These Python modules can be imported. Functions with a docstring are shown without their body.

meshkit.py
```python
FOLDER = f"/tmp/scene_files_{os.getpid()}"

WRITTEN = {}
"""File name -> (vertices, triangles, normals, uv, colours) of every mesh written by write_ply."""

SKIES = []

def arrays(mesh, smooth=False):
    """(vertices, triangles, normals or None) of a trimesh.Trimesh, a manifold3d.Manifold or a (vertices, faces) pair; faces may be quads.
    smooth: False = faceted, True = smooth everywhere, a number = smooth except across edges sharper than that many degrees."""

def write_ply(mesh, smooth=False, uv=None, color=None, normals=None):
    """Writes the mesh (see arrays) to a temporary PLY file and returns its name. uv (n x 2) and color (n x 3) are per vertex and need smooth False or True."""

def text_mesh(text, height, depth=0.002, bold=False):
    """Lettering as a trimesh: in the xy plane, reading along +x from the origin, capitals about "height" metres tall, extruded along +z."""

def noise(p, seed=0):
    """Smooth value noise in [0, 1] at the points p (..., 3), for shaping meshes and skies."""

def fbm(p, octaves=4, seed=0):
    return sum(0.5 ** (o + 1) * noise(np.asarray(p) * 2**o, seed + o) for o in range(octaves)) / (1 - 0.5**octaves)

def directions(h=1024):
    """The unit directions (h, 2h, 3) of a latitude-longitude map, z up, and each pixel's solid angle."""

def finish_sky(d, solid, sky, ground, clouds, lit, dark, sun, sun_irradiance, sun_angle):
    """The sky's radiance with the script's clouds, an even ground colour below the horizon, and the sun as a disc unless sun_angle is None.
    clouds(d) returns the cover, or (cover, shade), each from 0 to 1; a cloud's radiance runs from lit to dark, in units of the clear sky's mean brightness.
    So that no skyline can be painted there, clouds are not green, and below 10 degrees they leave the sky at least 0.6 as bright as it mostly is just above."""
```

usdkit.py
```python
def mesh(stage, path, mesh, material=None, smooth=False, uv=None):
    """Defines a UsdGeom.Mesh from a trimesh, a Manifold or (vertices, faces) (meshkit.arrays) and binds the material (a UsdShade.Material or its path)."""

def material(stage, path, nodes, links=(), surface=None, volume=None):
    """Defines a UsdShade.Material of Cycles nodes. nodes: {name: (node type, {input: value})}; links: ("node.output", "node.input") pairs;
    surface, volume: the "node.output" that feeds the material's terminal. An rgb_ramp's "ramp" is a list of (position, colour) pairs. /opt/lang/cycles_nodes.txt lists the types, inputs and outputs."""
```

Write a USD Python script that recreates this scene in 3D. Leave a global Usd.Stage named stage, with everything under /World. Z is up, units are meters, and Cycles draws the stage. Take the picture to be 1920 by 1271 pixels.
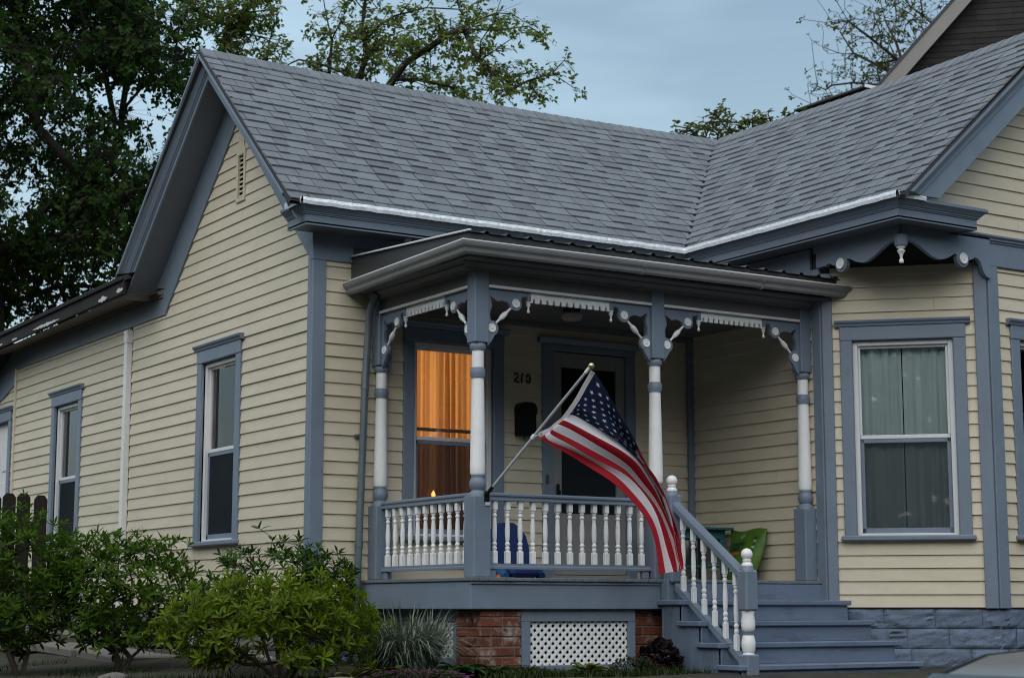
import math, random
import numpy as np
import trimesh
from scipy.spatial import ConvexHull
from shapely.geometry import Polygon, Point, box as sbox, LineString
from shapely.ops import unary_union
from shapely import affinity
from pxr import Usd, UsdGeom, UsdLux, UsdShade, Gf, Sdf, Vt
import usdkit, meshkit

# ---------------------------------------------------------------- camera, sky, light
stage = Usd.Stage.CreateInMemory()
UsdGeom.SetStageUpAxis(stage, 'Z')
UsdGeom.SetStageMetersPerUnit(stage, 1.0)
WORLD = UsdGeom.Xform.Define(stage, '/World')
YAW, PITCH = math.radians(32.4), math.radians(8.62)
CAM = np.array([-6.734, -13.839, 0.57])
FWD = np.array([math.sin(YAW) * math.cos(PITCH), math.cos(YAW) * math.cos(PITCH), math.sin(PITCH)])
RIGHT = np.array([math.cos(YAW), -math.sin(YAW), 0.0])
UP = np.cross(RIGHT, FWD)
cam = UsdGeom.Camera.Define(stage, '/World/camera')
cam.CreateHorizontalApertureAttr(23.6)
cam.CreateVerticalApertureAttr(15.6)
cam.CreateFocalLengthAttr(23.6 * 3330 / 1920)
cam.CreateFStopAttr(2.8)
cam.CreateFocusDistanceAttr(14.3)
cam.CreateClippingRangeAttr(Gf.Vec2f(0.1, 5000))
cam.CreateExposureAttr(0.36)
m = Gf.Matrix4d(1)
for r_, v_ in enumerate((RIGHT, UP, -FWD, CAM)):
    for c_ in range(3):
        m[r_, c_] = float(v_[c_])
cam.AddTransformOp().Set(m)

SUN_EL, SUN_AZ = math.radians(42), math.radians(228)      # towards the light, azimuth from +y clockwise (behind the viewer)
sun_dir = np.array([math.sin(SUN_AZ) * math.cos(SUN_EL), math.cos(SUN_AZ) * math.cos(SUN_EL), math.sin(SUN_EL)])
usdkit.material(stage, '/World/Looks/sky_look', {
    'sky': ('sky_texture', {'sky_type': 'single_scattering', 'sun_disc': False, 'sun_elevation': SUN_EL, 'sun_rotation': SUN_AZ, 'air_density': 1.6, 'aerosol_density': 1.2, 'ozone_density': 1.4}),
    'tc': ('texture_coordinate', {}),
    'map': ('mapping', {'scale': (1.0, 1.0, 3.2)}),
    'n': ('noise_texture', {'scale': 2.1, 'detail': 5.0, 'roughness': 0.55}),
    'r': ('rgb_ramp', {'ramp': [(0.33, (0.10, 0.10, 0.10)), (0.68, (0.85, 0.85, 0.85))]}),
    'mix': ('mix_color', {'b': (6.3, 8.6, 10.3), 'use_clamp': False}),
    'bg': ('background_shader', {'strength': 0.080})},
    [('tc.generated', 'map.vector'), ('map.vector', 'n.vector'), ('n.fac', 'r.fac'), ('r.color', 'mix.fac'), ('sky.color', 'mix.a'), ('mix.result', 'bg.color')], surface='bg.background')
dome = UsdLux.DomeLight.Define(stage, '/World/sky')
UsdShade.MaterialBindingAPI.Apply(dome.GetPrim()).Bind(UsdShade.Material.Get(stage, '/World/Looks/sky_look'))
dome.GetPrim().SetCustomDataByKey('kind', 'structure')
sun = UsdLux.DistantLight.Define(stage, '/World/sun')
sun.CreateNormalizeAttr(True) if hasattr(sun, 'CreateNormalizeAttr') else None
UsdLux.LightAPI(sun.GetPrim()).CreateNormalizeAttr(True)
UsdLux.LightAPI(sun.GetPrim()).CreateIntensityAttr(0.56)
UsdLux.LightAPI(sun.GetPrim()).CreateColorAttr(Gf.Vec3f(1.0, 0.94, 0.86))
sun.CreateAngleAttr(100.0)
z_ = sun_dir
x_ = np.cross([0, 0, 1.0], z_); x_ /= np.linalg.norm(x_)
y_ = np.cross(z_, x_)
m = Gf.Matrix4d(1)
for r_, v_ in enumerate((x_, y_, z_)):
    for c_ in range(3):
        m[r_, c_] = float(v_[c_])
sun.AddTransformOp().Set(m)

# ---------------------------------------------------------------- materials
def mat(name, base, rough=0.6, vary=0.12, vscale=6.0, fine=60.0, finev=0.06, bump=0.0, bscale=80.0, tone=0.0, dirt=None, dirt_amt=0.0, dirt_scale=2.0, spec=0.4, metal=0.0, translucent=None, tw=0.4, stretch=(1, 1, 1), hue=None):
    """Paint, wood, stone: a base colour with large and small mottling, an optional per-piece tone (primvar), dirt and fine relief."""
    b = np.array(base, float)
    nodes = {'g': ('geometry', {}), 'map': ('mapping', {'scale': stretch}),
             'n1': ('noise_texture', {'scale': vscale, 'detail': 4.0, 'roughness': 0.6}),
             'n2': ('noise_texture', {'scale': fine, 'detail': 2.0, 'roughness': 0.6}),
             'r1': ('rgb_ramp', {'ramp': [(0.25, tuple(np.clip(b * (1 - vary), 0, 1))), (0.75, tuple(np.clip(b * (1 + vary), 0, 1)))]}),
             'r2': ('map_range', {'from_min': 0.2, 'from_max': 0.8, 'to_min': 1 - finev, 'to_max': 1 + finev}),
             'm2': ('mix_color', {'blend_type': 'multiply', 'fac': 1.0, 'use_clamp': False}),
             'c2': ('combine_color', {}),
             'p': ('principled_bsdf', {'roughness': rough, 'specular_ior_level': spec, 'metallic': metal})}
    links = [('g.position', 'map.vector'), ('map.vector', 'n1.vector'), ('map.vector', 'n2.vector'), ('n1.fac', 'r1.fac'), ('n2.fac', 'r2.value'),
             ('r2.result', 'c2.r'), ('r2.result', 'c2.g'), ('r2.result', 'c2.b'), ('r1.color', 'm2.a'), ('c2.color', 'm2.b')]
    out = 'm2.result'
    if tone:
        h = np.array(hue if hue is not None else (1, 1, 1), float)
        nodes['at'] = ('attribute', {'attribute': 'tone'})
        nodes['rt'] = ('rgb_ramp', {'ramp': [(0.0, tuple((1 - tone) * h / h.max())), (0.5, (1 - tone * .45,) * 3), (1.0, (1.0, 1.0, 1.0))]})
        nodes['m3'] = ('mix_color', {'blend_type': 'multiply', 'fac': 1.0, 'use_clamp': False})
        links += [('at.fac', 'rt.fac'), (out, 'm3.a'), ('rt.color', 'm3.b')]
        out = 'm3.result'
    if dirt is not None:
        nodes['n3'] = ('noise_texture', {'scale': dirt_scale, 'detail': 8.0, 'roughness': 0.68})
        nodes['r3'] = ('map_range', {'from_min': 0.52, 'from_max': 0.75, 'to_min': 0.0, 'to_max': dirt_amt, 'clamp': True})
        nodes['m4'] = ('mix_color', {'b': tuple(dirt)})
        links += [('map.vector', 'n3.vector'), ('n3.fac', 'r3.value'), ('r3.result', 'm4.fac'), (out, 'm4.a')]
        out = 'm4.result'
    links.append((out, 'p.base_color'))
    if bump:
        nodes['nb'] = ('noise_texture', {'scale': bscale, 'detail': 5.0, 'roughness': 0.65})
        nodes['bu'] = ('bump', {'strength': bump, 'distance': 0.01})
        links += [('map.vector', 'nb.vector'), ('nb.fac', 'bu.height'), ('bu.normal', 'p.normal')]
    surf = 'p.BSDF'
    if translucent is not None:
        nodes['t'] = ('translucent_bsdf', {'color': tuple(translucent)})
        nodes['mx'] = ('mix_closure', {'fac': tw})
        links += [('p.BSDF', 'mx.closure1'), ('t.BSDF', 'mx.closure2')]
        if tone:
            nodes['m5'] = ('mix_color', {'blend_type': 'multiply', 'fac': 1.0, 'a': tuple(translucent)})
            links += [('rt.color', 'm5.b'), ('m5.result', 't.color')]
        surf = 'mx.closure'
    return usdkit.material(stage, '/World/Looks/' + name, nodes, links, surface=surf)

M = {}
M['siding'] = mat('siding', (0.635, 0.57, 0.44), 0.5, 0.06, 1.6, 45, 0.04, 0.16, 70, tone=0.10, dirt=(0.36, 0.33, 0.26), dirt_amt=0.28, dirt_scale=1.4, stretch=(1, 1, 4))
M['trim'] = mat('trim', (0.172, 0.216, 0.278), 0.45, 0.07, 3.0, 50, 0.05, 0.1, 60, dirt=(0.10, 0.12, 0.14), dirt_amt=0.30, dirt_scale=3.5)
M['stairs'] = mat('stairs', (0.145, 0.19, 0.268), 0.5, 0.10, 3.0, 50, 0.07, 0.12, 50, tone=0.12, dirt=(0.055, 0.06, 0.07), dirt_amt=0.6, dirt_scale=7, stretch=(0.5, 1.4, 1.4))
M['white'] = mat('white', (0.84, 0.85, 0.855), 0.42, 0.05, 5.0, 60, 0.03, 0.05, 60, dirt=(0.5, 0.48, 0.44), dirt_amt=0.25, dirt_scale=6)
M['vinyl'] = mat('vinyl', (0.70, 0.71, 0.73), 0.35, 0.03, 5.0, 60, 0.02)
M['porch_gray'] = mat('porch_gray', (0.15, 0.15, 0.156), 0.55, 0.08, 2.0, 50, 0.05, 0.05, 40)
M['soffit'] = mat('soffit', (0.165, 0.185, 0.22), 0.55, 0.08, 2.0, 50, 0.05, 0.06, 40)
M['gutter'] = mat('gutter', (0.225, 0.225, 0.228), 0.42, 0.10, 2.5, 30, 0.06, dirt=(0.16, 0.14, 0.12), dirt_amt=0.55, dirt_scale=4.0, stretch=(1, 1, 2))
M['roof_metal'] = mat('roof_metal', (0.07, 0.07, 0.071), 0.4, 0.12, 3.0, 30, 0.05, metal=0.4, dirt=(0.22, 0.13, 0.08), dirt_amt=0.35, dirt_scale=3.0)
M['steel'] = mat('steel', (0.15, 0.19, 0.21), 0.36, 0.18, 4.0, 40, 0.08, metal=0.45, dirt=(0.09, 0.10, 0.10), dirt_amt=0.6, dirt_scale=5, stretch=(1, 1, 0.4))
M['foil'] = mat('foil', (0.80, 0.83, 0.86), 0.4, 0.08, 14, 60, 0.08, 0.7, 34, metal=0.35, dirt=(0.3, 0.3, 0.31), dirt_amt=0.3, dirt_scale=30)
M['shingle'] = mat('shingle', (0.188, 0.208, 0.232), 0.85, 0.10, 9, 240, 0.22, 0.5, 300, tone=0.26, hue=(1.0, 0.95, 0.95), spec=0.2)
M['shingle_dark'] = mat('shingle_dark', (0.045, 0.045, 0.05), 0.9, 0.10, 9, 200, 0.2)
M['gable_wall'] = mat('gable_wall', (0.032, 0.029, 0.029), 0.85, 0.25, 2.5, 40, 0.2, 0.4, 30, tone=0.35, spec=0.2)
M['rake_tan'] = mat('rake_tan', (0.17, 0.165, 0.16), 0.6, 0.06, 3, 40, 0.04)
M['deck'] = mat('deck', (0.155, 0.175, 0.20), 0.6, 0.1, 4, 50, 0.08, 0.1, 50, tone=0.15)
M['brick'] = mat('brick', (0.21, 0.066, 0.036), 0.85, 0.32, 11, 90, 0.25, 0.8, 60, tone=0.65, hue=(1, .95, .95), dirt=(0.45, 0.42, 0.39), dirt_amt=1.0, dirt_scale=7)
M['mortar'] = mat('mortar', (0.20, 0.165, 0.135), 0.95, 0.2, 14, 90, 0.2, 0.8, 60)
M['stone_blue'] = mat('stone_blue', (0.145, 0.19, 0.275), 0.75, 0.2, 5, 70, 0.2, 0.9, 40, tone=0.2, dirt=(0.07, 0.09, 0.12), dirt_amt=0.5, dirt_scale=6)
M['stone_gray'] = mat('stone_gray', (0.19, 0.18, 0.17), 0.9, 0.25, 4, 40, 0.2, 0.8, 22, tone=0.3, dirt=(0.05, 0.05, 0.05), dirt_amt=0.6, dirt_scale=5)
M['painted_shade'] = mat('painted_shade', (0.012, 0.012, 0.014), 0.9, 0.1)  # near-black that stands in for shade in gaps and hollows
M['interior'] = mat('interior', (0.30, 0.26, 0.21), 0.9, 0.05)
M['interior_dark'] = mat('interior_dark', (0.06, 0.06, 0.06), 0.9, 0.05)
M['peeling'] = mat('peeling', (0.022, 0.021, 0.022), 0.9, 0.3, 3, 40, 0.2, 0.5, 30)
M['peel_paint'] = mat('peel_paint', (0.55, 0.56, 0.57), 0.6, 0.06, 8, 60, 0.04)
M['brown_soffit'] = mat('brown_soffit', (0.15, 0.13, 0.115), 0.7, 0.15, 3, 40, 0.1)
M['black'] = mat('black', (0.006, 0.006, 0.0065), 0.5, 0.1, spec=0.2)
M['door_gray'] = mat('door_gray', (0.25, 0.245, 0.25), 0.45, 0.04, 3, 50, 0.03)
M['brass'] = mat('brass', (0.62, 0.55, 0.30), 0.22, 0.05, metal=0.85)
M['alu'] = mat('alu', (0.50, 0.53, 0.55), 0.35, 0.06, metal=0.5)
M['flag_white'] = mat('flag_white', (0.86, 0.88, 0.95), 0.75, 0.03, 4, 300, 0.03, 0.05, 200, translucent=(0.5, 0.52, 0.58), tw=0.08)
M['flag_red'] = mat('flag_red', (0.52, 0.014, 0.03), 0.7, 0.05, 4, 300, 0.05, 0.05, 200, translucent=(0.4, 0.01, 0.02), tw=0.25)
M['flag_blue'] = mat('flag_blue', (0.012, 0.024, 0.085), 0.75, 0.05, 4, 300, 0.05, 0.05, 200, translucent=(0.01, 0.02, 0.06), tw=0.2)
M['heading'] = mat('heading', (0.52, 0.50, 0.52), 0.8, 0.04, 8, 300, 0.05)
M['plastic_blue'] = mat('plastic_blue', (0.010, 0.030, 0.13), 0.6, 0.2, 9, 60, 0.1)
M['plastic_light'] = mat('plastic_light', (0.02, 0.12, 0.30), 0.55, 0.1)
M['plastic_purple'] = mat('plastic_purple', (0.055, 0.012, 0.09), 0.6, 0.1)
M['teal'] = mat('teal', (0.025, 0.115, 0.125), 0.5, 0.1)
M['bag_green'] = mat('bag_green', (0.050, 0.125, 0.008), 0.5, 0.30, 7, 60, 0.1, 0.35, 12)
M['bag_dark'] = mat('bag_dark', (0.012, 0.035, 0.022), 0.4, 0.1)
M['bag_orange'] = mat('bag_orange', (0.42, 0.10, 0.02), 0.4, 0.15, 20)
M['bag_pale'] = mat('bag_pale', (0.30, 0.42, 0.38), 0.4, 0.2, 30)
M['bark'] = mat('bark', (0.030, 0.025, 0.022), 0.95, 0.3, 6, 60, 0.3, 0.6, 30)
M['bark_shrub'] = mat('bark_shrub', (0.045, 0.036, 0.030), 0.95, 0.3, 12, 80, 0.3)
def leafmat(name, base, tr, tone=0.55, tw=0.35, rough=0.5):
    M[name] = mat(name, base, rough, 0.18, 3.0, 20, 0.1, tone=tone, translucent=tr, tw=tw, spec=0.16, hue=(0.85, 1.0, 0.8))
leafmat('leaf_maple', (0.026, 0.062, 0.008), (0.032, 0.09, 0.008), tw=0.32)
leafmat('leaf_oak', (0.125, 0.165, 0.042), (0.24, 0.31, 0.06), tw=0.5)
leafmat('leaf_bud', (0.125, 0.135, 0.045), (0.12, 0.14, 0.03), tw=0.4)
leafmat('leaf_azalea', (0.064, 0.135, 0.006), (0.08, 0.18, 0.004), tw=0.35)
leafmat('leaf_azalea_dark', (0.046, 0.105, 0.010), (0.03, 0.09, 0.008), tw=0.28)
leafmat('leaf_azalea_light', (0.130, 0.200, 0.005), (0.17, 0.25, 0.003), tw=0.36)
leafmat('leaf_grass', (0.22, 0.265, 0.205), (0.10, 0.14, 0.09), tw=0.25)
leafmat('leaf_lawn', (0.038, 0.062, 0.014), (0.03, 0.06, 0.01), tw=0.25)
leafmat('leaf_dark', (0.022, 0.052, 0.014), (0.02, 0.06, 0.01), tw=0.2)
leafmat('leaf_purple', (0.020, 0.012, 0.016), (0.02, 0.01, 0.012), tw=0.15)
leafmat('leaf_hosta', (0.19, 0.20, 0.035), (0.15, 0.17, 0.02), tw=0.25)
M['hosta_green'] = mat('hosta_green', (0.045, 0.095, 0.030), 0.5, 0.15, 20)
M['petal'] = mat('petal', (0.26, 0.055, 0.20), 0.7, 0.2, 20, tone=0.4)
M['soil'] = mat('soil', (0.040, 0.032, 0.025), 0.98, 0.4, 9, 60, 0.4, 0.8, 40)
M['ground'] = mat('ground', (0.036, 0.032, 0.022), 0.98, 0.35, 3, 40, 0.35, 0.8, 30, dirt=(0.045, 0.07, 0.02), dirt_amt=0.8, dirt_scale=2.2)
M['asphalt'] = mat('asphalt', (0.05, 0.05, 0.052), 0.9, 0.15, 2, 90, 0.2, 0.4, 120)
M['concrete'] = mat('concrete', (0.16, 0.145, 0.13), 0.9, 0.15, 3, 60, 0.12, 0.4, 50)
M['pebble'] = mat('pebble', (0.30, 0.275, 0.25), 0.9, 0.2, 8, 60, 0.15, tone=0.5)
M['boulder'] = mat('boulder', (0.15, 0.14, 0.13), 0.92, 0.2, 5, 50, 0.2, 0.7, 24)
M['picket'] = mat('picket', (0.016, 0.014, 0.013), 0.9, 0.25, 5, 50, 0.25, 0.5, 40, tone=0.4, stretch=(3, 3, .6))
M['car_paint'] = mat('car_paint', (0.22, 0.20, 0.17), 0.28, 0.03, metal=0.5, dirt=(0.15, 0.14, 0.13), dirt_amt=0.2)
M['tyre'] = mat('tyre', (0.02, 0.02, 0.02), 0.85, 0.1)
M['curtain_gray'] = mat('curtain_gray', (0.74, 0.85, 0.86), 0.85, 0.05, 4, 200, 0.04, translucent=(0.5, 0.55, 0.52), tw=0.15)
M['curtain_dim'] = mat('curtain_dim', (0.10, 0.085, 0.065), 0.85, 0.08, 4, 200, 0.04, translucent=(0.14, 0.12, 0.09), tw=0.2)
M['curtain_lit'] = mat('curtain_lit', (0.46, 0.33, 0.20), 0.85, 0.06, 4, 200, 0.05, translucent=(0.86, 0.60, 0.36), tw=0.5)
M['lamp_glass'] = mat('lamp_glass', (0.42, 0.38, 0.35), 0.3, 0.04)
M['paper'] = mat('paper', (0.7, 0.71, 0.72), 0.7, 0.03)
usdkit.material(stage, '/World/Looks/pane', {'f': ('fresnel', {'IOR': 1.5}), 'k': ('math', {'math_type': 'multiply_add', 'value2': 1.05, 'value3': 0.0, 'use_clamp': True}),
    't': ('transparent_bsdf', {'color': (0.92, 0.94, 0.935)}), 'gl': ('glossy_bsdf', {'color': (1, 1, 1), 'roughness': 0.02}), 'mx': ('mix_closure', {})},
    [('f.fac', 'k.value1'), ('k.value', 'mx.fac'), ('t.BSDF', 'mx.closure1'), ('gl.BSDF', 'mx.closure2')], surface='mx.closure')
usdkit.material(stage, '/World/Looks/screen', {'t': ('transparent_bsdf', {'color': (1, 1, 1)}), 'd': ('diffuse_bsdf', {'color': (0.020, 0.023, 0.026)}), 'mx': ('mix_closure', {'fac': 0.66})},
    [('t.BSDF', 'mx.closure1'), ('d.BSDF', 'mx.closure2')], surface='mx.closure')
usdkit.material(stage, '/World/Looks/car_glass', {'p': ('principled_bsdf', {'base_color': (0.02, 0.025, 0.025), 'roughness': 0.03, 'specular_ior_level': 0.9})}, [], surface='p.BSDF')
usdkit.material(stage, '/World/Looks/flame', {'e': ('emission', {'color': (1.0, 0.40, 0.06), 'strength': 14.0})}, [], surface='e.emission')
usdkit.material(stage, '/World/Looks/fine_screen', {'t': ('transparent_bsdf', {'color': (1, 1, 1)}), 'd': ('diffuse_bsdf', {'color': (0.030, 0.034, 0.036)}), 'mx': ('mix_closure', {'fac': 0.24})},
    [('t.BSDF', 'mx.closure1'), ('d.BSDF', 'mx.closure2')], surface='mx.closure')
for k_ in ('pane', 'screen', 'fine_screen', 'car_glass', 'flame'):
    M[k_] = UsdShade.Material.Get(stage, '/World/Looks/' + k_)

# ---------------------------------------------------------------- mesh helpers
Z = np.array([0, 0, 1.0])
def V3(*a): return np.array(a, float)
def nrm(v):
    v = np.asarray(v, float)
    return v / (np.linalg.norm(v) + 1e-12)

_sg = [(a, b, c) for a in (-1, 1) for b in (-1, 1) for c in (-1, 1)]
def _cbv(h, b):
    v = []
    for s in _sg:
        for ax in range(3):
            v.append([s[i] * (h[i] if i == ax else h[i] - b) for i in range(3)])
    return np.array(v)
_tv = _cbv((1, 1.1, 1.2), 0.2)
_hull = ConvexHull(_tv)
_cbf = []
for s_, e_ in zip(_hull.simplices, _hull.equations):
    a, b, c = _tv[s_]
    _cbf.append(s_ if np.dot(np.cross(b - a, c - a), e_[:3]) > 0 else s_[::-1])
_cbf = np.array(_cbf)
_bv = np.array(_sg, float)
_bf = np.array([[0, 1, 3], [0, 3, 2], [4, 6, 7], [4, 7, 5], [0, 4, 5], [0, 5, 1], [2, 3, 7], [2, 7, 6], [0, 2, 6], [0, 6, 4], [1, 5, 7], [1, 7, 3]])

class MB:
    def __init__(self):
        self.v, self.f, self.t, self.n = [], [], [], 0
    def add(self, v, f, tone=0.5):
        v = np.asarray(v, float); f = np.asarray(f, int)
        if f.shape[1] == 4:
            f = np.vstack([f[:, [0, 1, 2]], f[:, [0, 2, 3]]])
        self.v.append(v); self.f.append(f + self.n); self.n += len(v)
        self.t.append(np.full(len(v), tone) if np.ndim(tone) == 0 else np.asarray(tone, float))
        return self
    def box(self, x0, x1, y0, y1, z0, z1, b=0.0, tone=0.5):
        return self.obox(V3((x0 + x1) / 2, (y0 + y1) / 2, (z0 + z1) / 2), V3(1, 0, 0), V3(0, 1, 0), Z, abs(x1 - x0) / 2, abs(y1 - y0) / 2, abs(z1 - z0) / 2, b, tone)
    def obox(self, c, U, V, W, hu, hv, hw, b=0.0, tone=0.5):
        h = (hu, hv, hw)
        if b > 0:
            L, f = _cbv(h, min(b, min(h) * 0.9)), _cbf
        else:
            L, f = _bv * np.array(h), _bf
        R = np.stack([U, V, W])
        if np.linalg.det(R) < 0:
            f = f[:, ::-1]
        return self.add(np.asarray(c) + L @ R, f, tone)
    def beam(self, a, b, w, h, up=Z, bev=0.0, tone=0.5):
        a, b = np.asarray(a, float), np.asarray(b, float)
        d = nrm(b - a); s = nrm(np.cross(d, up)); u = np.cross(s, d)
        return self.obox((a + b) / 2, d, s, u, np.linalg.norm(b - a) / 2, w / 2, h / 2, bev, tone)
    def lathe(self, prof, c=(0, 0, 0), n=14, axis=Z, tone=0.5):
        axis = nrm(axis); a = nrm(np.cross(axis, V3(0.3, 0.9, 0.1) if abs(axis[2]) < 0.9 else V3(1, 0, 0))); b = np.cross(axis, a)
        p = np.array(prof, float); th = np.arange(n) * 2 * np.pi / n
        ring = np.cos(th)[:, None] * a + np.sin(th)[:, None] * b
        v = np.asarray(c, float) + p[:, 0][:, None, None] * ring[None] + p[:, 1][:, None, None] * axis
        k = len(p); i, j = np.meshgrid(np.arange(k - 1), np.arange(n), indexing='ij')
        q = np.stack([i * n + j, i * n + (j + 1) % n, (i + 1) * n + (j + 1) % n, (i + 1) * n + j], -1).reshape(-1, 4)
        return self.add(v.reshape(-1, 3), q, tone)
    def tube(self, pts, radii, n=6, tone=0.5, cap=True):
        p = np.asarray(pts, float); r = np.broadcast_to(np.asarray(radii, float), (len(p),))
        t = np.gradient(p, axis=0); t /= np.linalg.norm(t, axis=1, keepdims=True) + 1e-9
        ref = V3(0, 0, 1) if abs(nrm(p[-1] - p[0])[2]) < 0.8 else V3(1, 0.2, 0)
        a = np.cross(t, ref); a /= np.linalg.norm(a, axis=1, keepdims=True) + 1e-9
        b = np.cross(t, a); th = np.arange(n) * 2 * np.pi / n
        v = p[:, None] + r[:, None, None] * (np.cos(th)[None, :, None] * a[:, None] + np.sin(th)[None, :, None] * b[:, None])
        i, j = np.meshgrid(np.arange(len(p) - 1), np.arange(n), indexing='ij')
        q = np.stack([i * n + j, i * n + (j + 1) % n, (i + 1) * n + (j + 1) % n, (i + 1) * n + j], -1).reshape(-1, 4)[:, ::-1]
        v = v.reshape(-1, 3); f = np.vstack([q[:, [0, 1, 2]], q[:, [0, 2, 3]]])
        if cap:
            v = np.vstack([v, p[:1], p[-1:]]); k = len(p)
            f = np.vstack([f, [[len(v) - 2, (j + 1) % n, j][::-1] for j in range(n)], [[len(v) - 1, (k - 1) * n + j, (k - 1) * n + (j + 1) % n][::-1] for j in range(n)]])
        return self.add(v, f, tone)
    def extrude(self, poly, O, U, V, W, d0, d1, tone=0.5):
        """A shapely polygon in the (U, V) plane at O, from d0 to d1 along W."""
        O, U, V, W = map(np.asarray, (O, U, V, W))
        for g in getattr(poly, 'geoms', [poly]):
            if g.is_empty or g.area < 1e-7 or g.geom_type != 'Polygon':
                continue
            m_ = trimesh.creation.extrude_polygon(g, 1.0, engine='earcut')
            q = m_.vertices
            f = m_.faces
            if np.dot(np.cross(U, V), W) * (d1 - d0) < 0:
                f = f[:, ::-1]
            self.add(O + q[:, :1] * U + q[:, 1:2] * V + (d0 + (d1 - d0) * q[:, 2:3]) * W, f, tone)
        return self
    def sweep(self, prof, P0, P1, U, V, m0=None, m1=None, tone=0.5):
        """A closed profile [(u, v)] carried along P0-P1; m0, m1: normals of the mitre planes."""
        P0, P1, U, V = map(lambda a: np.asarray(a, float), (P0, P1, U, V))
        d = nrm(P1 - P0)
        if Polygon(prof).exterior.is_ccw is False:
            prof = prof[::-1]
        pr = np.array(prof, float); k = len(pr)
        off = pr[:, :1] * U + pr[:, 1:] * V
        def end(P, mn):
            q = P + off
            if mn is not None:
                mn = np.asarray(mn, float)
                q = q - ((off @ mn) / (d @ mn))[:, None] * d
            return q
        a, b = end(P0, m0), end(P1, m1)
        tri = trimesh.creation.triangulate_polygon(Polygon(prof), engine='earcut')[1]
        side = np.array([[i, (i + 1) % k, k + (i + 1) % k, k + i] for i in range(k)])
        f = np.vstack([side[:, [0, 1, 2]], side[:, [0, 2, 3]], tri[:, ::-1], tri + k])
        if np.dot(np.cross(U, V), d) < 0:
            f = f[:, ::-1]
        return self.add(np.vstack([a, b]), f, tone)
    def arrays(self):
        return np.vstack(self.v), np.vstack(self.f)

_names = {}
def numbered(parent, name):
    k = (parent, name); _names[k] = _names.get(k, -1) + 1
    return name if _names[k] == 0 else '%s_%03d' % (name, _names[k])
def cd(prim, label=None, cat=None, group=None, kind=None):
    for k, v in (('label', label), ('category', cat), ('group', group), ('kind', kind)):
        if v: prim.SetCustomDataByKey(k, v)
def obj(name, mb, material, parent='/World', smooth=False, **tags):
    """ONE Mesh prim from a mesh builder."""
    path = parent + '/' + numbered(parent, name)
    v, f = mb.arrays()
    tone = np.concatenate(mb.t)
    prim = usdkit.mesh(stage, path, (v, f), M[material], smooth=smooth)
    n = len(prim.GetPointsAttr().Get())
    if n != len(tone):
        tone = np.full(n, tone[0])
    UsdGeom.PrimvarsAPI(prim).CreatePrimvar('tone', Sdf.ValueTypeNames.FloatArray, 'vertex').Set(Vt.FloatArray.FromNumpy(tone.astype(np.float32)))
    cd(prim.GetPrim(), **tags)
    return path
def grp(name, parent='/World', loc=None, rotz=0.0, **tags):
    path = parent + '/' + numbered(parent, name)
    x = UsdGeom.Xform.Define(stage, path)
    if loc is not None:
        x.AddTranslateOp().Set(Gf.Vec3d(*map(float, loc)))
        if rotz: x.AddRotateZOp().Set(float(rotz))
    cd(x.GetPrim(), **tags)
    return path

rng = np.random.default_rng(7)
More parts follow.
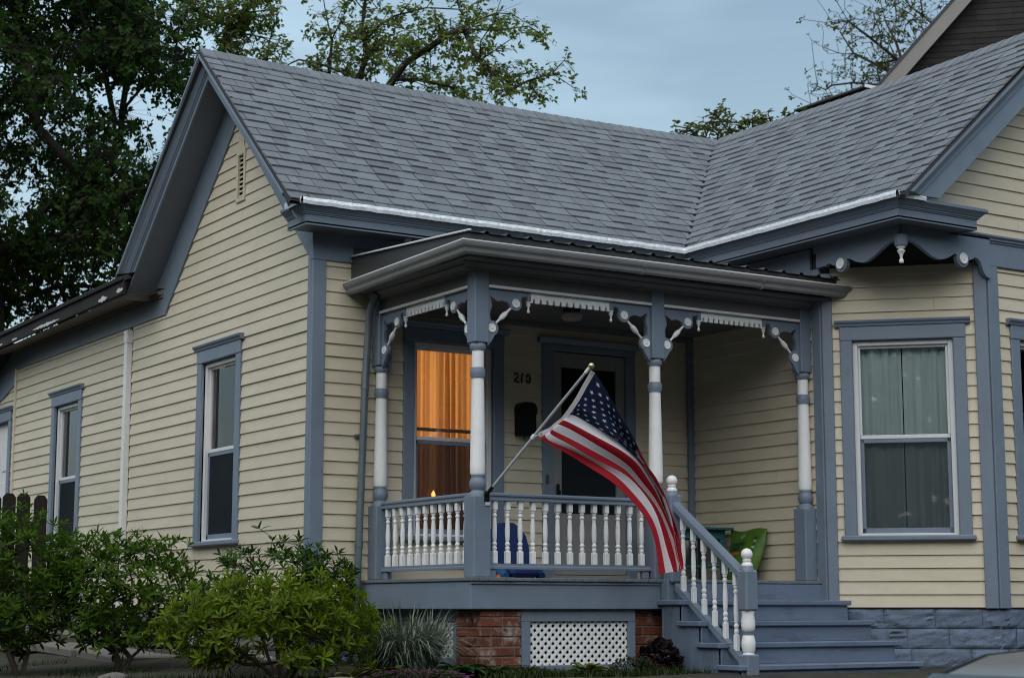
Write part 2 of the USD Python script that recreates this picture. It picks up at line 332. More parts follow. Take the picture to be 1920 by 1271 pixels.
# ---------------------------------------------------------------- ground
def sm(t):
    t = np.clip(t, 0, 1)
    return t * t * (3 - 2 * t)
def ground_z(x, y):
    x, y = np.asarray(x, float), np.asarray(y, float)
    z = 0.05 + 0.26 * sm((y + 1) / 4) * sm((x + 2.5) / 2.5)
    z = z - 1.08 * sm((-3.0 - y) / 4.6)
    z = z + 0.025 * (meshkit.noise(np.stack([x * 1.3, y * 1.3, x * 0], -1), 5) - 0.5) * sm((y + 8) / 2)
    return z
gx = np.unique(np.concatenate([np.linspace(-700, -40, 12), np.linspace(-40, -6, 18), np.linspace(-6, 9, 76), np.linspace(9, 40, 16), np.linspace(40, 700, 12)]))
gy = np.unique(np.concatenate([np.linspace(-700, -30, 12), np.linspace(-30, -9, 10), np.linspace(-9, 7, 81), np.linspace(7, 40, 18), np.linspace(40, 700, 12)]))
X, Y = np.meshgrid(gx, gy, indexing='ij')
gv = np.stack([X, Y, ground_z(X, Y)], -1).reshape(-1, 3)
I, J = np.meshgrid(np.arange(len(gx) - 1), np.arange(len(gy) - 1), indexing='ij')
n_ = len(gy)
gf = np.stack([I * n_ + J, (I + 1) * n_ + J, (I + 1) * n_ + J + 1, I * n_ + J + 1], -1).reshape(-1, 4)
obj('ground', MB().add(gv, gf), 'ground', smooth=True, kind='structure')
obj('road', MB().box(-300, 300, -17.5, -8.6, -1.05, -1.018), 'asphalt', kind='structure')
obj('kerb', MB().box(-300, 300, -8.6, -8.42, -1.06, -0.90, 0.02), 'concrete', kind='structure')
# narrow concrete walk along the gable side
mb = MB()
for k in range(6):
    y0 = 1.0 + k * 1.0
    for (x0, x1) in ((-1.35, -0.62),):
        c = V3((x0 + x1) / 2 - 0.05 * k, y0 + 0.5, float(ground_z((x0 + x1) / 2, y0 + 0.5)) - 0.022)
        tl = (float(ground_z(-1, y0 + 1)) - float(ground_z(-1, y0))) / 1.0
        mb.obox(c, V3(1, 0, 0), nrm(V3(0, 1, tl)), nrm(V3(0, -tl, 1)), 0.36, 0.492, 0.04, 0.012, 0.4 + 0.05 * (k % 3))
obj('path', mb, 'concrete', kind='structure')

# ---------------------------------------------------------------- house frame
H = grp('house', label='cream clapboard house with slate blue trim, grey shingle roof and corner porch', cat='house')
XR = 4.147                      # left side of the right wing
BX, BY = XR, -1.93              # where the cut-away corner starts
CX, CY = XR + 1.025, -2.955     # front wall of the wing starts here
WX1 = 7.85                      # right side of the wing
EXPO = 0.1142
ZF = 0.58
class Frame:
    def __init__(s, O, S, N):
        s.O, s.S, s.N = V3(*O), nrm(S), nrm(N)
    def __call__(s, u, z, d=0.0):
        return s.O + s.S * u + s.N * d + Z * z
FA = Frame((0, 0, 0), (0, 1, 0), (-1, 0, 0))
FB = Frame((0, 0, 0), (1, 0, 0), (0, -1, 0))
FC = Frame((XR, 0, 0), (0, -1, 0), (-1, 0, 0))
FD = Frame((BX, BY, 0), (1, -1, 0), (-1, -1, 0))
FE = Frame((CX, CY, 0), (1, 0, 0), (0, -1, 0))
FG = Frame((XR, CY, 0), (1, 0, 0), (0, -1, 0))      # gable over the cut-away corner
FA2 = Frame((0, 8.58, 0), (0, 1, 0), (-1, 0, 0))

def siding(fr, outline, holes, z0, z1, wall, phase=0.0, expo=EXPO, seed=1):
    """Clapboards course by course: each run between openings is one board."""
    r = np.random.default_rng(seed)
    region = outline.difference(unary_union(holes)) if holes else outline
    n = int(math.ceil((z1 - z0) / expo))
    s0, _, s1, _ = outline.bounds
    for k in range(n):
        a = z0 + k * expo + phase + r.normal(0, 0.0012)
        b = z0 + (k + 1) * expo + phase + 0.006
        band = sbox(s0 - 1, a, s1 + 1, b).intersection(region)
        lip = 0.017 + r.uniform(-0.002, 0.003)
        pieces = []
        for g in getattr(band, 'geoms', [band]):
            u0, _, u1, _ = g.bounds if not g.is_empty else (0, 0, 0, 0)
            cut = u0 + r.uniform(.9, 3.4)
            while cut < u1 - .35:          # butt joints of the boards
                pieces.append(g.intersection(sbox(u0 - 1, -1, cut - .0012, 99))); g = g.intersection(sbox(cut + .0012, -1, u1 + 1, 99)); cut += r.uniform(2.2, 3.7)
            pieces.append(g)
        for g in pieces:
            if g.geom_type != 'Polygon' or g.area < 0.0008:
                continue
            g = g.simplify(0.0005)
            pr = trimesh.creation.triangulate_polygon(g, engine='earcut')
            q, t = np.asarray(pr[0], float), np.asarray(pr[1], int)
            ext = np.array(g.exterior.coords)[:-1]
            if not g.exterior.is_ccw: ext = ext[::-1]
            def dep(zz): return 0.004 + (lip - 0.004) * np.clip((b - zz) / expo, 0, 1.1)
            front = np.array([fr(u, z, dep(z)) for u, z in q]); back = np.array([fr(u, z, -0.003) for u, z in ext]); fe = np.array([fr(u, z, dep(z)) for u, z in ext])
            d = q[t[:, 1]] - q[t[:, 0]]; e = q[t[:, 2]] - q[t[:, 0]]
            flip = (d[:, 0] * e[:, 1] - d[:, 1] * e[:, 0]) < 0
            t = np.where(flip[:, None], t[:, ::-1], t)
            if np.dot(np.cross(fr.S, Z), fr.N) < 0: t = t[:, ::-1]
            m_ = len(ext)
            sd = np.array([[i, (i + 1) % m_, m_ + (i + 1) % m_, m_ + i] for i in range(m_)])
            if np.dot(np.cross(fr.S, Z), fr.N) > 0: sd = sd[:, ::-1]
            mb = MB(); tn = float(r.uniform(0.2, 1.0))
            mb.add(front, t, tn); mb.add(np.vstack([fe, back]), sd, tn)
            obj('siding_board', mb, 'siding', wall)

def sheath(fr, outline, holes, wall, th=0.1):
    o = outline
    if holes: o = o.difference(unary_union(holes))
    obj('sheathing', MB().extrude(o, fr.O, fr.S, Z, fr.N, -0.005, -th), 'interior_dark', wall)

def window(fr, s0, s1, zs=1.16, zh=2.95, cap=3.13, rail=2.085, lower_screen='screen', bar=False, door=False, cw=0.11):
    """Casing s0..s1, sill zs, underside of head casing zh."""
    w = grp('window' if not door else 'side_door', H)
    S, N = fr.S, fr.N
    def b(name, u0, u1, z0, z1, d0, d1, mt, bev=0.006, par=w):
        obj(name, MB().obox(fr((u0 + u1) / 2, (z0 + z1) / 2, (d0 + d1) / 2), S, Z, N, (u1 - u0) / 2, (z1 - z0) / 2, (d1 - d0) / 2, bev), mt, par)
    b('casing', s0, s0 + cw, zs + 0.04, zh, -0.02, 0.034, 'trim'); b('casing', s1 - cw, s1, zs + 0.04, zh, -0.02, 0.034, 'trim')
    b('head_casing', s0 - 0.002, s1 + 0.002, zh, cap - 0.055, -0.02, 0.038, 'trim')
    prof = [(-.02, 0), (0.042, 0), (0.05, .012), (0.05, .02), (0.066, .032), (0.072, .045), (0.072, .055), (-.02, .058)]
    obj('head_cap', MB().sweep([(d, z) for d, z in prof], fr(s0 - 0.045, cap - 0.055), fr(s1 + 0.045, cap - 0.055), N, Z), 'trim', w)
    b('sill', s0 - 0.03, s1 + 0.03, zs, zs + 0.045, -0.03, 0.075, 'trim', 0.01)
    a, c, z0, z1 = s0 + cw, s1 - cw, zs + 0.045, zh
    # jamb box behind
    mb = MB()
    for (u0, u1, q0, q1) in ((a - .02, a, z0, z1), (c, c + .02, z0, z1), (a - .02, c + .02, z1, z1 + .02), (a - .02, c + .02, z0 - .02, z0)):
        mb.obox(fr((u0 + u1) / 2, (q0 + q1) / 2, -0.07), S, Z, N, (u1 - u0) / 2, (q1 - q0) / 2, 0.07)
    obj('jamb', mb, 'trim', w)
    if door:
        return w, a, c, z0, z1
    fw = 0.045
    mb = MB()
    for (u0, u1, q0, q1) in ((a, a + fw, z0, z1), (c - fw, c, z0, z1), (a + fw, c - fw, z1 - fw, z1), (a + fw, c - fw, z0, z0 + 0.022)):
        mb.obox(fr((u0 + u1) / 2, (q0 + q1) / 2, -0.04), S, Z, N, (u1 - u0) / 2, (q1 - q0) / 2, 0.028, 0.004)
    obj('frame', mb, 'vinyl', w)
    i = 0.022
    mb = MB()
    for (u0, u1, q0, q1) in ((a + fw, a + fw + i, rail, z1 - fw), (c - fw - i, c - fw, rail, z1 - fw), (a + fw + i, c - fw - i, z1 - fw - i, z1 - fw), (a + fw, c - fw, rail - 0.018, rail + 0.016)):
        mb.obox(fr((u0 + u1) / 2, (q0 + q1) / 2, -0.062), S, Z, N, (u1 - u0) / 2, (q1 - q0) / 2, 0.02, 0.003)
    obj('upper_sash', mb, 'vinyl', w)
    mb = MB()
    for (u0, u1, q0, q1) in ((a + fw, a + fw + .035, z0 + .02, rail - .02), (c - fw - .035, c - fw, z0 + .02, rail - .02), (a + fw, c - fw, z0 + .022, z0 + .07), (a + fw, c - fw, rail - .055, rail - .02)):
        mb.obox(fr((u0 + u1) / 2, (q0 + q1) / 2, -0.056), S, Z, N, (u1 - u0) / 2, (q1 - q0) / 2, 0.012, 0.003)
    obj('lower_sash', mb, 'trim', w)
    P = lambda u0, u1, q0, q1, d: MB().obox(fr((u0 + u1) / 2, (q0 + q1) / 2, d), S, Z, N, (u1 - u0) / 2, (q1 - q0) / 2, 0.0015)
    obj('pane', P(a + fw + .015, c - fw - .015, rail, z1 - fw - .015, -0.066), 'pane', w)
    obj('pane', P(a + fw + .03, c - fw - .03, z0 + .06, rail - .04, -0.075), 'pane', w)
    if bar: obj('inner_rail', MB().obox(fr((a + c) / 2, rail + .085, -.092), S, Z, N, (c - a) / 2 - fw, .016, .008, .003), 'trim', w)
    if lower_screen:
        obj('insect_screen', P(a + fw + .03, c - fw - .03, z0 + .06, rail - .04, -0.052), lower_screen, w)
    return w, a, c, z0, z1

# ---------------------------------------------------------------- walls
W1 = (1.49, 2.54); W2 = (5.98, 7.05); WB = (0.885, 1.945); DR = (2.37, 3.45); WD = (0.155, 1.255)
APEX = (1.72, 5.23)
outA = Polygon([(0.0, ZF), (8.56, ZF), (8.56, 3.60), (3.44, 3.60), APEX, (0.0, 3.62)])
holeA = [sbox(W1[0], 1.16, W1[1], 3.13), sbox(W2[0], 1.16, W2[1], 3.13), sbox(4.41, ZF, 4.49, 3.66)]
vent = sbox(1.50, 4.42, 1.70, 4.95)
opA = [sbox(W1[0] + .1, 1.2, W1[1] - .1, 2.96), sbox(W2[0] + .1, 1.2, W2[1] - .1, 2.96)]
wall = grp('wall', H)
sheath(FA, Polygon([(0, 0.56), (8.58, 0.56), (8.58, 3.8), (3.9, 3.8), (1.70, 5.75), (0.0, 4.2)]), opA + [vent.buffer(-.02)], wall)
siding(FA, Polygon([(0.06, ZF), (8.54, ZF), (8.54, 3.60), (3.46, 3.60), APEX, (0.06, 3.66)]), holeA + [vent], ZF, 5.25, wall, seed=11)
wall = grp('wall', H)
sheath(FB, sbox(0, 0.56, XR, 3.9), [sbox(WB[0] + .1, 1.2, WB[1] - .1, 2.96), sbox(DR[0] + .1, .6, DR[1] - .1, 3.0)], wall)
siding(FB, sbox(0.10, ZF, XR, 3.62), [sbox(WB[0], 1.16, WB[1], 3.13), sbox(DR[0], .3, DR[1], 3.10)], ZF, 3.60, wall, seed=12)
wall = grp('wall', H)
sheath(FC, sbox(0, 0.56, -BY, 3.9), [], wall)
siding(FC, sbox(0.06, ZF, -BY - 0.1, 3.5), [], ZF, 3.48, wall, seed=13)
wall = grp('wall', H)
sheath(FD, sbox(0, 0.56, 1.45, 3.85), [sbox(WD[0] + .1, 1.2, WD[1] - .1, 2.96)], wall)
siding(FD, sbox(0.08, ZF, 1.35, 3.62), [sbox(WD[0], 1.16, WD[1], 3.13)], ZF, 3.60, wall, seed=14)
wall = grp('wall', H)
WE = (0.265, 1.36)
sheath(FE, sbox(0, 0.56, WX1 - CX, 3.85), [sbox(WE[0] + .1, 1.2, WE[1] - .1, 2.96)], wall)
siding(FE, sbox(0.12, ZF, WX1 - CX, 3.60), [sbox(WE[0], 1.16, WE[1], 3.13)], ZF, 3.60, wall, seed=15)
wall = grp('wall', H)
gtop = 5.62 - 0.0
outG = Polygon([(0.0, 3.86), (3.7, 3.86), (1.853, 5.50)])
sheath(FG, Polygon([(0.0, 3.8), (3.7, 3.8), (3.7, 4.0), (1.85, 5.7), (0, 4.0)]), [], wall)
siding(FG, outG, [], 3.86 - 0.03, 5.5, wall, expo=0.122, seed=16)
wall = grp('wall', H)
sheath(FA2, Polygon([(0, 0.3), (3, 0.3), (3, 2.9), (0, 3.55)]), [sbox(0.2, .4, 1.2, 3.0)], wall)
siding(FA2, Polygon([(0.06, ZF), (3, ZF), (3, 2.6), (0.06, 3.42)]), [sbox(0.09, .3, 1.30, 3.13)], ZF, 3.5, wall, seed=17)
# unseen walls that close the house
wall = grp('wall', H)
obj('sheathing', MB().box(WX1 - .1, WX1, CY, 1.9, .3, 4.0).box(0, XR + 3.7, 11.4, 11.5, .3, 3.0).box(4.3, 4.4, 1.9, 11.5, .3, 3.9).box(4.3, WX1, 1.8, 1.9, .3, 3.9), 'siding', wall)

# windows
windows = {}
windows['A1'] = window(FA, *W1); windows['A2'] = window(FA, *W2)
windows['B'] = window(FB, *WB, bar=True); windows['D'] = window(FD, *WD, lower_screen='fine_screen'); windows['E'] = window(FE, *WE, lower_screen='fine_screen')
w, a, c, z0, z1 = window(FA2, 0.10, 1.29, zs=0.5, door=True)
obj('door_leaf', MB().obox(FA2((a + c) / 2, (z0 + z1) / 2, -0.06), FA2.S, Z, FA2.N, (c - a) / 2, (z1 - z0) / 2, .02), 'paper', w)
mb = MB()
for q in ((a + .1, a + .42), (a + .5, a + .82)):
    for zz in ((0.7, 1.4), (1.5, 2.2), (2.3, 2.7)):
        mb.obox(FA2((q[0] + q[1]) / 2, (zz[0] + zz[1]) / 2, -0.037), FA2.S, Z, FA2.N, .15, (zz[1] - zz[0]) / 2 - .02, .008, .006)
obj('door_panel', mb, 'paper', w)

# storm door with its casing
d = grp('front_door', H)
def fbox(fr, name, u0, u1, z0, z1, d0, d1, mt, par, bev=0.005):
    obj(name, MB().obox(fr((u0 + u1) / 2, (z0 + z1) / 2, (d0 + d1) / 2), fr.S, Z, fr.N, (u1 - u0) / 2, (z1 - z0) / 2, (d1 - d0) / 2, bev), mt, par)
ZD = 0.815
fbox(FB, 'casing', DR[0], DR[0] + .12, ZD, 2.98, -.02, .034, 'trim', d); fbox(FB, 'casing', DR[1] - .12, DR[1], ZD, 2.98, -.02, .034, 'trim', d)
fbox(FB, 'head_casing', DR[0] - .002, DR[1] + .002, 2.98, 3.045, -.02, .038, 'trim', d)
obj('head_cap', MB().sweep([(-.02, 0), (0.042, 0), (0.05, .012), (0.066, .032), (0.072, .045), (0.072, .055), (-.02, .058)], FB(DR[0] - .045, 3.045), FB(DR[1] + .045, 3.045), FB.N, Z), 'trim', d)
fbox(FB, 'threshold', DR[0] + .1, DR[1] - .1, ZD, ZD + .06, -.05, .05, 'door_gray', d)
a, c = DR[0] + .12, DR[1] - .12
mb = MB()
for (u0, u1, q0, q1) in ((a, a + .105, .88, 2.97), (c - .105, c, .88, 2.97), (a + .105, c - .105, 2.83, 2.97), (a + .105, c - .105, .88, 1.45)):
    mb.obox(FB((u0 + u1) / 2, (q0 + q1) / 2, -.005), FB.S, Z, FB.N, (u1 - u0) / 2, (q1 - q0) / 2, .018, .004)
obj('storm_frame', mb, 'door_gray', d)
fbox(FB, 'kick_panel', a + .16, c - .16, .96, 1.38, .012, .019, 'door_gray', d)
fbox(FB, 'pane', a + .1, c - .1, 1.45, 2.83, -.012, -.009, 'pane', d, 0)
fbox(FB, 'insect_screen', a + .1, c - .1, 1.45, 2.83, -.006, -.0045, 'screen', d, 0)
fbox(FB, 'inner_door', a, c, .85, 2.97, -.09, -.06, 'interior_dark', d)
fbox(FB, 'sash_bar', a + .105, c - .105, 1.5, 1.55, -.03, -.006, 'black', d)
fbox(FB, 'window_shade', a + .14, a + .36, 1.9, 2.34, -.058, -.052, 'brown_shade' if 'brown_shade' in M else 'curtain_lit', d, 0)
h = MB(); h.obox(FB(a + .05, 1.66, .03), FB.S, Z, FB.N, .014, .06, .012, .005).obox(FB(a + .052, 1.59, .055), FB.S, Z, FB.N, .011, .07, .008, .004).obox(FB(a + .05, 1.65, .045), FB.S, Z, FB.N, .011, .011, .014, .003)
obj('handle', h, 'black', d)
fbox(FB, 'doorbell', DR[0] + .03, DR[0] + .06, 1.72, 1.80, .034, .05, 'curtain_dim', d, .006)

# interior partitions and ceilings so that lamplight stays in its room
obj('interior_wall', MB().box(.12, 2.36, 3.3, 3.36, .6, 3.4).box(2.3, 2.36, .12, 3.3, .6, 3.4).box(.12, 2.36, .12, 3.36, 3.34, 3.4).box(.12, 2.36, .12, 3.36, .6, .66), 'interior', H)
obj('interior_wall', MB().box(.1, 4.3, 5.3, 5.36, .6, 3.5).box(.1, 4.3, 8.0, 8.06, .6, 3.5).box(2.0, 2.06, 5.3, 8.0, .6, 3.5).box(.1, 4.2, 3.4, 11, 3.45, 3.5)
    .box(4.25, 7.7, .3, .36, .6, 3.6).box(6.6, 6.66, -2.8, .3, .6, 3.6).box(2.4, 4.2, .15, 3.4, 3.4, 3.45).box(2.4, 4.2, .9, .95, .6, 3.4), 'interior_dark', H)

_in = Polygon([(4.27, -1.83), (5.22, -2.78), (7.7, -2.78), (7.7, 1.75), (4.27, 1.75)])
obj('interior_floor', MB().extrude(_in, V3(0, 0, 0), V3(1, 0, 0), V3(0, 1, 0), Z, .6, .66).extrude(_in, V3(0, 0, 0), V3(1, 0, 0), V3(0, 1, 0), Z, 3.62, 3.68), 'interior_dark', H)
# corner boards and friezes
def board(name, mb, mt='trim'): return obj(name, mb, mt, H)
board('corner_board', MB().box(-0.032, 0.10, -0.036, -0.004, ZF - .01, 3.59, .006))
board('corner_board', MB().box(-0.036, -0.004, -0.004, 0.062, ZF - .01, 3.62, .006))
board('corner_board', MB().box(XR - 0.07, XR - .003, -0.07, -.024, ZF, 3.25, .005))
board('corner_board', MB().box(XR - .034, XR + .004, BY - .012, BY + .10, .60, 3.62, .005))
n_ = FD.N; 
board('corner_board', MB().obox(FD(.046, 2.08, .016), FD.S, Z, FD.N, .046, 1.49, .019, .005))
board('corner_board', MB().obox(FD(1.395, 2.2, .018), FD.S, Z, FD.N, .056, 1.63, .019, .005))
board('corner_board', MB().obox(FE(.055, 2.2, .018), FE.S, Z, FE.N, .065, 1.63, .019, .005))
board('corner_board', MB().obox(FA(8.56, 2.1, .02), FA.S, Z, FA.N, .025, 1.5, .016, .004), 'siding')
# frieze along the rear part of the gable side, with the sloping piece beyond
board('frieze_board', MB().extrude(Polygon([(3.44, 3.585), (8.58, 3.585), (8.58, 3.86), (3.3, 3.86)]), FA.O, FA.S, Z, FA.N, -.005, .03))
board('frieze_board', MB().extrude(Polygon([(0, 3.40), (3, 2.6), (3, 2.9), (0, 3.86)]), FA2.O, FA2.S, Z, FA2.N, -.005, .03))
# rake friezes of the gable
board('rake_frieze', MB().extrude(Polygon([(3.44, 3.60), (3.44, 3.86), (3.75, 3.9), (1.72, 5.78), (1.72, 5.23)]), FA.O, FA.S, Z, FA.N, -.005, .032))
board('rake_frieze', MB().extrude(Polygon([(0.0, 3.62), (-.02, 4.15), (1.72, 5.78), (1.72, 5.23), (0.05, 3.62)]), FA.O, FA.S, Z, FA.N, -.005, .030))
# front frieze
board('frieze_board', MB().box(-.036, XR, -.036, -.004, 3.59, 3.84, .005))
# wing frieze with its moulding
board('frieze_board', MB().box(CX - .02, WX1, CY - .04, CY - .004, 3.585, 3.80, .005))
board('frieze_moulding', MB().sweep([(0, 0), (.05, 0), (.05, .012), (.065, .02), (.065, .035), (.085, .05), (.085, .065), (0, .07)], V3(CX - .5, CY, 3.795), V3(WX1, CY, 3.795), V3(0, -1, 0), Z))
board('frieze_board', MB().box(XR - .04, XR - .003, BY + .1, -.02, 3.5, 3.82, .005))

# gable vent
v = grp('gable_vent', H)
mb = MB()
for (u0, u1, q0, q1) in ((1.50, 1.535, 4.42, 4.95), (1.665, 1.70, 4.42, 4.95), (1.535, 1.665, 4.42, 4.46), (1.535, 1.665, 4.88, 5.08)):
    mb.obox(FA((u0 + u1) / 2, (q0 + q1) / 2, .012), FA.S, Z, FA.N, (u1 - u0) / 2, (q1 - q0) / 2, .016, .004)
obj('vent_frame', mb, 'siding', v)
for k in range(9):
    zc = 4.485 + k * .0465
    obj('louver', MB().obox(FA(1.60, zc, .0), FA.S, nrm(V3(-.5, 0, -.8)), nrm(V3(-.8, 0, .5)), .066, .013, .0035), 'siding', v)
obj('vent_shade', MB().obox(FA(1.60, 4.67, -.035), FA.S, Z, FA.N, .09, .25, .004), 'painted_shade', v)  # near-black plate: the shade inside the vent is put into its colour

# ---------------------------------------------------------------- foundation
fd = grp('foundation', H)
def stones(fr, s0, s1, z0, z1, rows, mt, seed, d=-0.012):
    r = np.random.default_rng(seed)
    hh = (z1 - z0) / rows
    obj('joint_bed', MB().obox(fr((s0 + s1) / 2, (z0 + z1) / 2, d - .043), fr.S, Z, fr.N, (s1 - s0) / 2, (z1 - z0) / 2, .04), mt, fd)
    for k in range(rows):
        u = s0 - r.uniform(0, .2)
        while u < s1:
            w_ = r.uniform(.26, .62)
            a, b = max(u, s0), min(u + w_, s1)
            u += w_
            if b - a < .05: continue
            nu, nv = max(6, int((b - a) / .024)), 9
            g = .003
            uu, vv = np.meshgrid(np.linspace(a + g, b - g, nu), np.linspace(z0 + k * hh + g, z0 + (k + 1) * hh - g, nv), indexing='ij')
            ed = np.minimum(np.minimum((uu - a) / .012, (b - uu) / .012), np.minimum((vv - z0 - k * hh) / .012, (z0 + (k + 1) * hh - vv) / .012))
            ns = .65 * meshkit.fbm(np.stack([uu * 7 + seed * 3, vv * 13, uu * 0 + k], -1), 3, seed) + .26 * (1 - np.abs(2 * meshkit.fbm(np.stack([uu * 9 + vv * 5, vv * 19 - uu * 3, uu * 0 + k + 9], -1), 3, seed + 3) - 1) * 2.2)
            dd = d + np.clip(ed, 0, 1) * (.008 + .05 * np.clip(ns - .25, 0, 1))
            P = fr.O + uu[..., None] * fr.S + vv[..., None] * Z + dd[..., None] * fr.N
            i, j = np.meshgrid(np.arange(nu - 1), np.arange(nv - 1), indexing='ij')
            q = np.stack([i * nv + j, (i + 1) * nv + j, (i + 1) * nv + j + 1, i * nv + j + 1], -1).reshape(-1, 4)
            if np.dot(np.cross(fr.S, Z), fr.N) < 0: q = q[:, ::-1]
            obj('foundation_stone', MB().add(P.reshape(-1, 3), q, float(r.uniform(0.2, 1))), mt, fd, smooth=22)
stones(FD, -.1, 1.47, -.12, .57, 4, 'stone_blue', 21)
stones(FE, -.0, 1.2, -.12, .57, 4, 'stone_blue', 22)
stones(FB, -.0, .9, -.05, .57, 4, 'stone_blue', 23)
stones(FA, 0.0, 8.56, .02, .57, 3, 'stone_gray', 24)
# ---------------------------------------------------------------- roofs
RY, RZ = 1.70, 5.885
EY, EZ = -.42, 4.0
SL = (RZ - EZ) / (RY - EY)
WRX, WEX = 5.90, 3.777
WSL = (RZ - EZ) / (WRX - WEX)
RX0 = -.44                       # gable overhang of the main roof
WY0 = -3.38                      # gable overhang of the wing roof
def sag(x, y):
    """The old ridge dips between its ends."""
    return -.05 * np.sin(np.pi * np.clip((x + .44) / 6.3, 0, 1)) * np.clip((y - EY) / (RY - EY), 0, 1)
def wsag(y, x):
    return -.035 * math.sin(math.pi * min(1, max(0, (1.7 - y) / 5.0))) * min(1, max(0, (x - WEX) / (WRX - WEX)))
roof = grp('roof', H)
def main_pt(x, t, h=0.0):
    y = EY + t / math.hypot(1, SL)
    z = EZ + SL * (y - EY) + sag(x, y)
    nn = nrm(V3(0, -SL, 1))
    return V3(x, y, z) + nn * h
def wing_pt(y, t, h=0.0):
    x = WEX + t / math.hypot(1, WSL)
    return V3(x, y, EZ + WSL * (x - WEX) + wsag(y, x)) + nrm(V3(-WSL, 0, 1)) * h
LM = math.hypot(RY - EY, RZ - EZ); LW = math.hypot(WRX - WEX, RZ - EZ)
def slab(pts, th, mt, name='roof_deck'):
    p = np.array(pts, float); nn = nrm(np.cross(p[1] - p[0], p[2] - p[0]))
    if nn[2] < 0: nn = -nn; 
    q = p - nn * th; k = len(p)
    f = [[0, i, i + 1] for i in range(1, k - 1)] + [[k, k + i + 1, k + i] for i in range(1, k - 1)]
    for i in range(k):
        j = (i + 1) % k; f += [[i, k + i, k + j], [i, k + j, j]]
    f = np.array(f)
    if np.dot(np.cross(p[1] - p[0], p[2] - p[0]), nn) < 0: f = f[:, ::-1]
    obj(name, MB().add(np.vstack([p, q]), f), mt, roof)
nx = 14
xs = np.linspace(RX0, WRX, nx)
v = []; 
for x in xs:
    for t in np.linspace(0, LM, 5): v.append(main_pt(x, t, -.012))
for x in xs:
    for t in np.linspace(0, LM, 5): v.append(main_pt(x, t, -.045))
f = []
for i in range(nx - 1):
    for j in range(4):
        a = i * 5 + j; f.append([a, a + 5, a + 6, a + 1]); b = a + nx * 5; f.append([b, b + 1, b + 6, b + 5])
for j in range(4):
    for (a, s) in ((j, 1), ((nx - 1) * 5 + j, -1)):
        q = [a, a + 1, a + 1 + nx * 5, a + nx * 5]; f.append(q if s > 0 else q[::-1])
obj('roof_deck', MB().add(np.array(v), np.array(f)), 'shingle_dark', roof)
slab([(WEX, WY0, EZ - .012), (WEX, -.42, EZ - .012), (WRX, 1.7, RZ - .05), (WRX, WY0, RZ - .05)], .035, 'shingle_dark')
slab([(WRX, WY0, RZ - .012), (WRX, 1.8, RZ - .012), (8.1, 1.8, EZ - .1), (8.1, WY0, EZ - .1)], .05, 'shingle_dark')
slab([(RX0, RY, RZ - .06), (RX0, 3.86, EZ), (8.0, 3.86, EZ), (8.0, RY, RZ - .06)], .05, 'shingle_dark')
slab([(-.42, 3.66, 3.99), (-.42, 8.75, 3.93), (2.1, 8.75, 5.0), (2.1, 3.66, 5.0)], .05, 'shingle_dark')
slab([(2.1, 3.0, 5.0), (2.1, 8.75, 5.0), (4.7, 8.75, 3.8), (4.7, 3.4, 3.8)], .05, 'shingle_dark')
slab([(-.42, 8.6, 3.93), (-.42, 11.7, 2.95), (4.7, 11.7, 2.95), (4.7, 8.6, 3.93)], .05, 'shingle_dark')

# shingles: every tab is a wedge of its own; the 300 nearest are parts, the rest one part
def tab(pt, s0, s1, t0, t1, hb, ht, tone):
    q = [pt(s0, t0, hb), pt(s1, t0, hb), pt(s1, t1, ht), pt(s0, t1, ht), pt(s0, t0, -.004), pt(s1, t0, -.004), pt(s1, t1, -.006), pt(s0, t1, -.006)]
    return np.array(q), tone
TF = np.array([[0, 1, 2], [0, 2, 3], [4, 6, 5], [4, 7, 6], [0, 4, 5], [0, 5, 1], [1, 5, 6], [1, 6, 2], [2, 6, 7], [2, 7, 3], [3, 7, 4], [3, 4, 0]])
tabs = []
r = np.random.default_rng(31)
def lay(pt, L, lim, expo, seed, flip):
    r = np.random.default_rng(seed)
    n = int(round(L / expo)); expo = L / n
    for k in range(n):
        t0 = k * expo
        lo, hi = lim(t0 + expo * .5)
        s = lo - r.uniform(0, .2)
        last = .5; up_ = r.random() < .5
        wig = r.normal(0, .003)
        while s < hi:
            w_ = float(np.clip(r.normal(.195, .05), .10, .30))
            a, b = max(s, lo), min(s + w_, hi)
            s += w_
            if b - a < .02: continue
            tn = float(np.clip(.62 + .26 * r.standard_normal() - .25 * (last - .5), 0, 1)); last = tn
            up_ = (not up_) if r.random() < .72 else up_; thick = .018 if up_ else .009
            q, tn = tab(pt, a + .0042, b - .0042, t0 - .006 + wig + r.uniform(-.004, .004) + (.022 if k == 0 else 0), min(t0 + expo + .012, L), (thick if k else .006) + .003, .003, tn)
            f = TF[:, ::-1] if flip else TF
            tabs.append((q, f, tn))
def lim_main(t):
    y = EY + t / math.hypot(1, SL); return RX0, WEX + (y - EY) * (WRX - WEX) / (RY - EY) + .015
def lim_wing(t):
    x = WEX + t / math.hypot(1, WSL); return -(EY + (x - WEX) * (RY - EY) / (WRX - WEX)) - .015, -WY0
lay(main_pt, LM, lim_main, .1385, 32, False)
lay(lambda s, t, h: wing_pt(-s, t, h), LW, lim_wing, .1385, 33, False)
tabs.sort(key=lambda q: np.linalg.norm(q[0].mean(0) - CAM))
for q, f, tn in tabs[:300]:
    obj('shingle', MB().add(q, f, tn), 'shingle', roof)
rest = MB()
for q, f, tn in tabs[300:]: rest.add(q, f, tn)
obj('shingle_field', rest, 'shingle', roof, kind='stuff', label='grey asphalt shingles further up the roof')
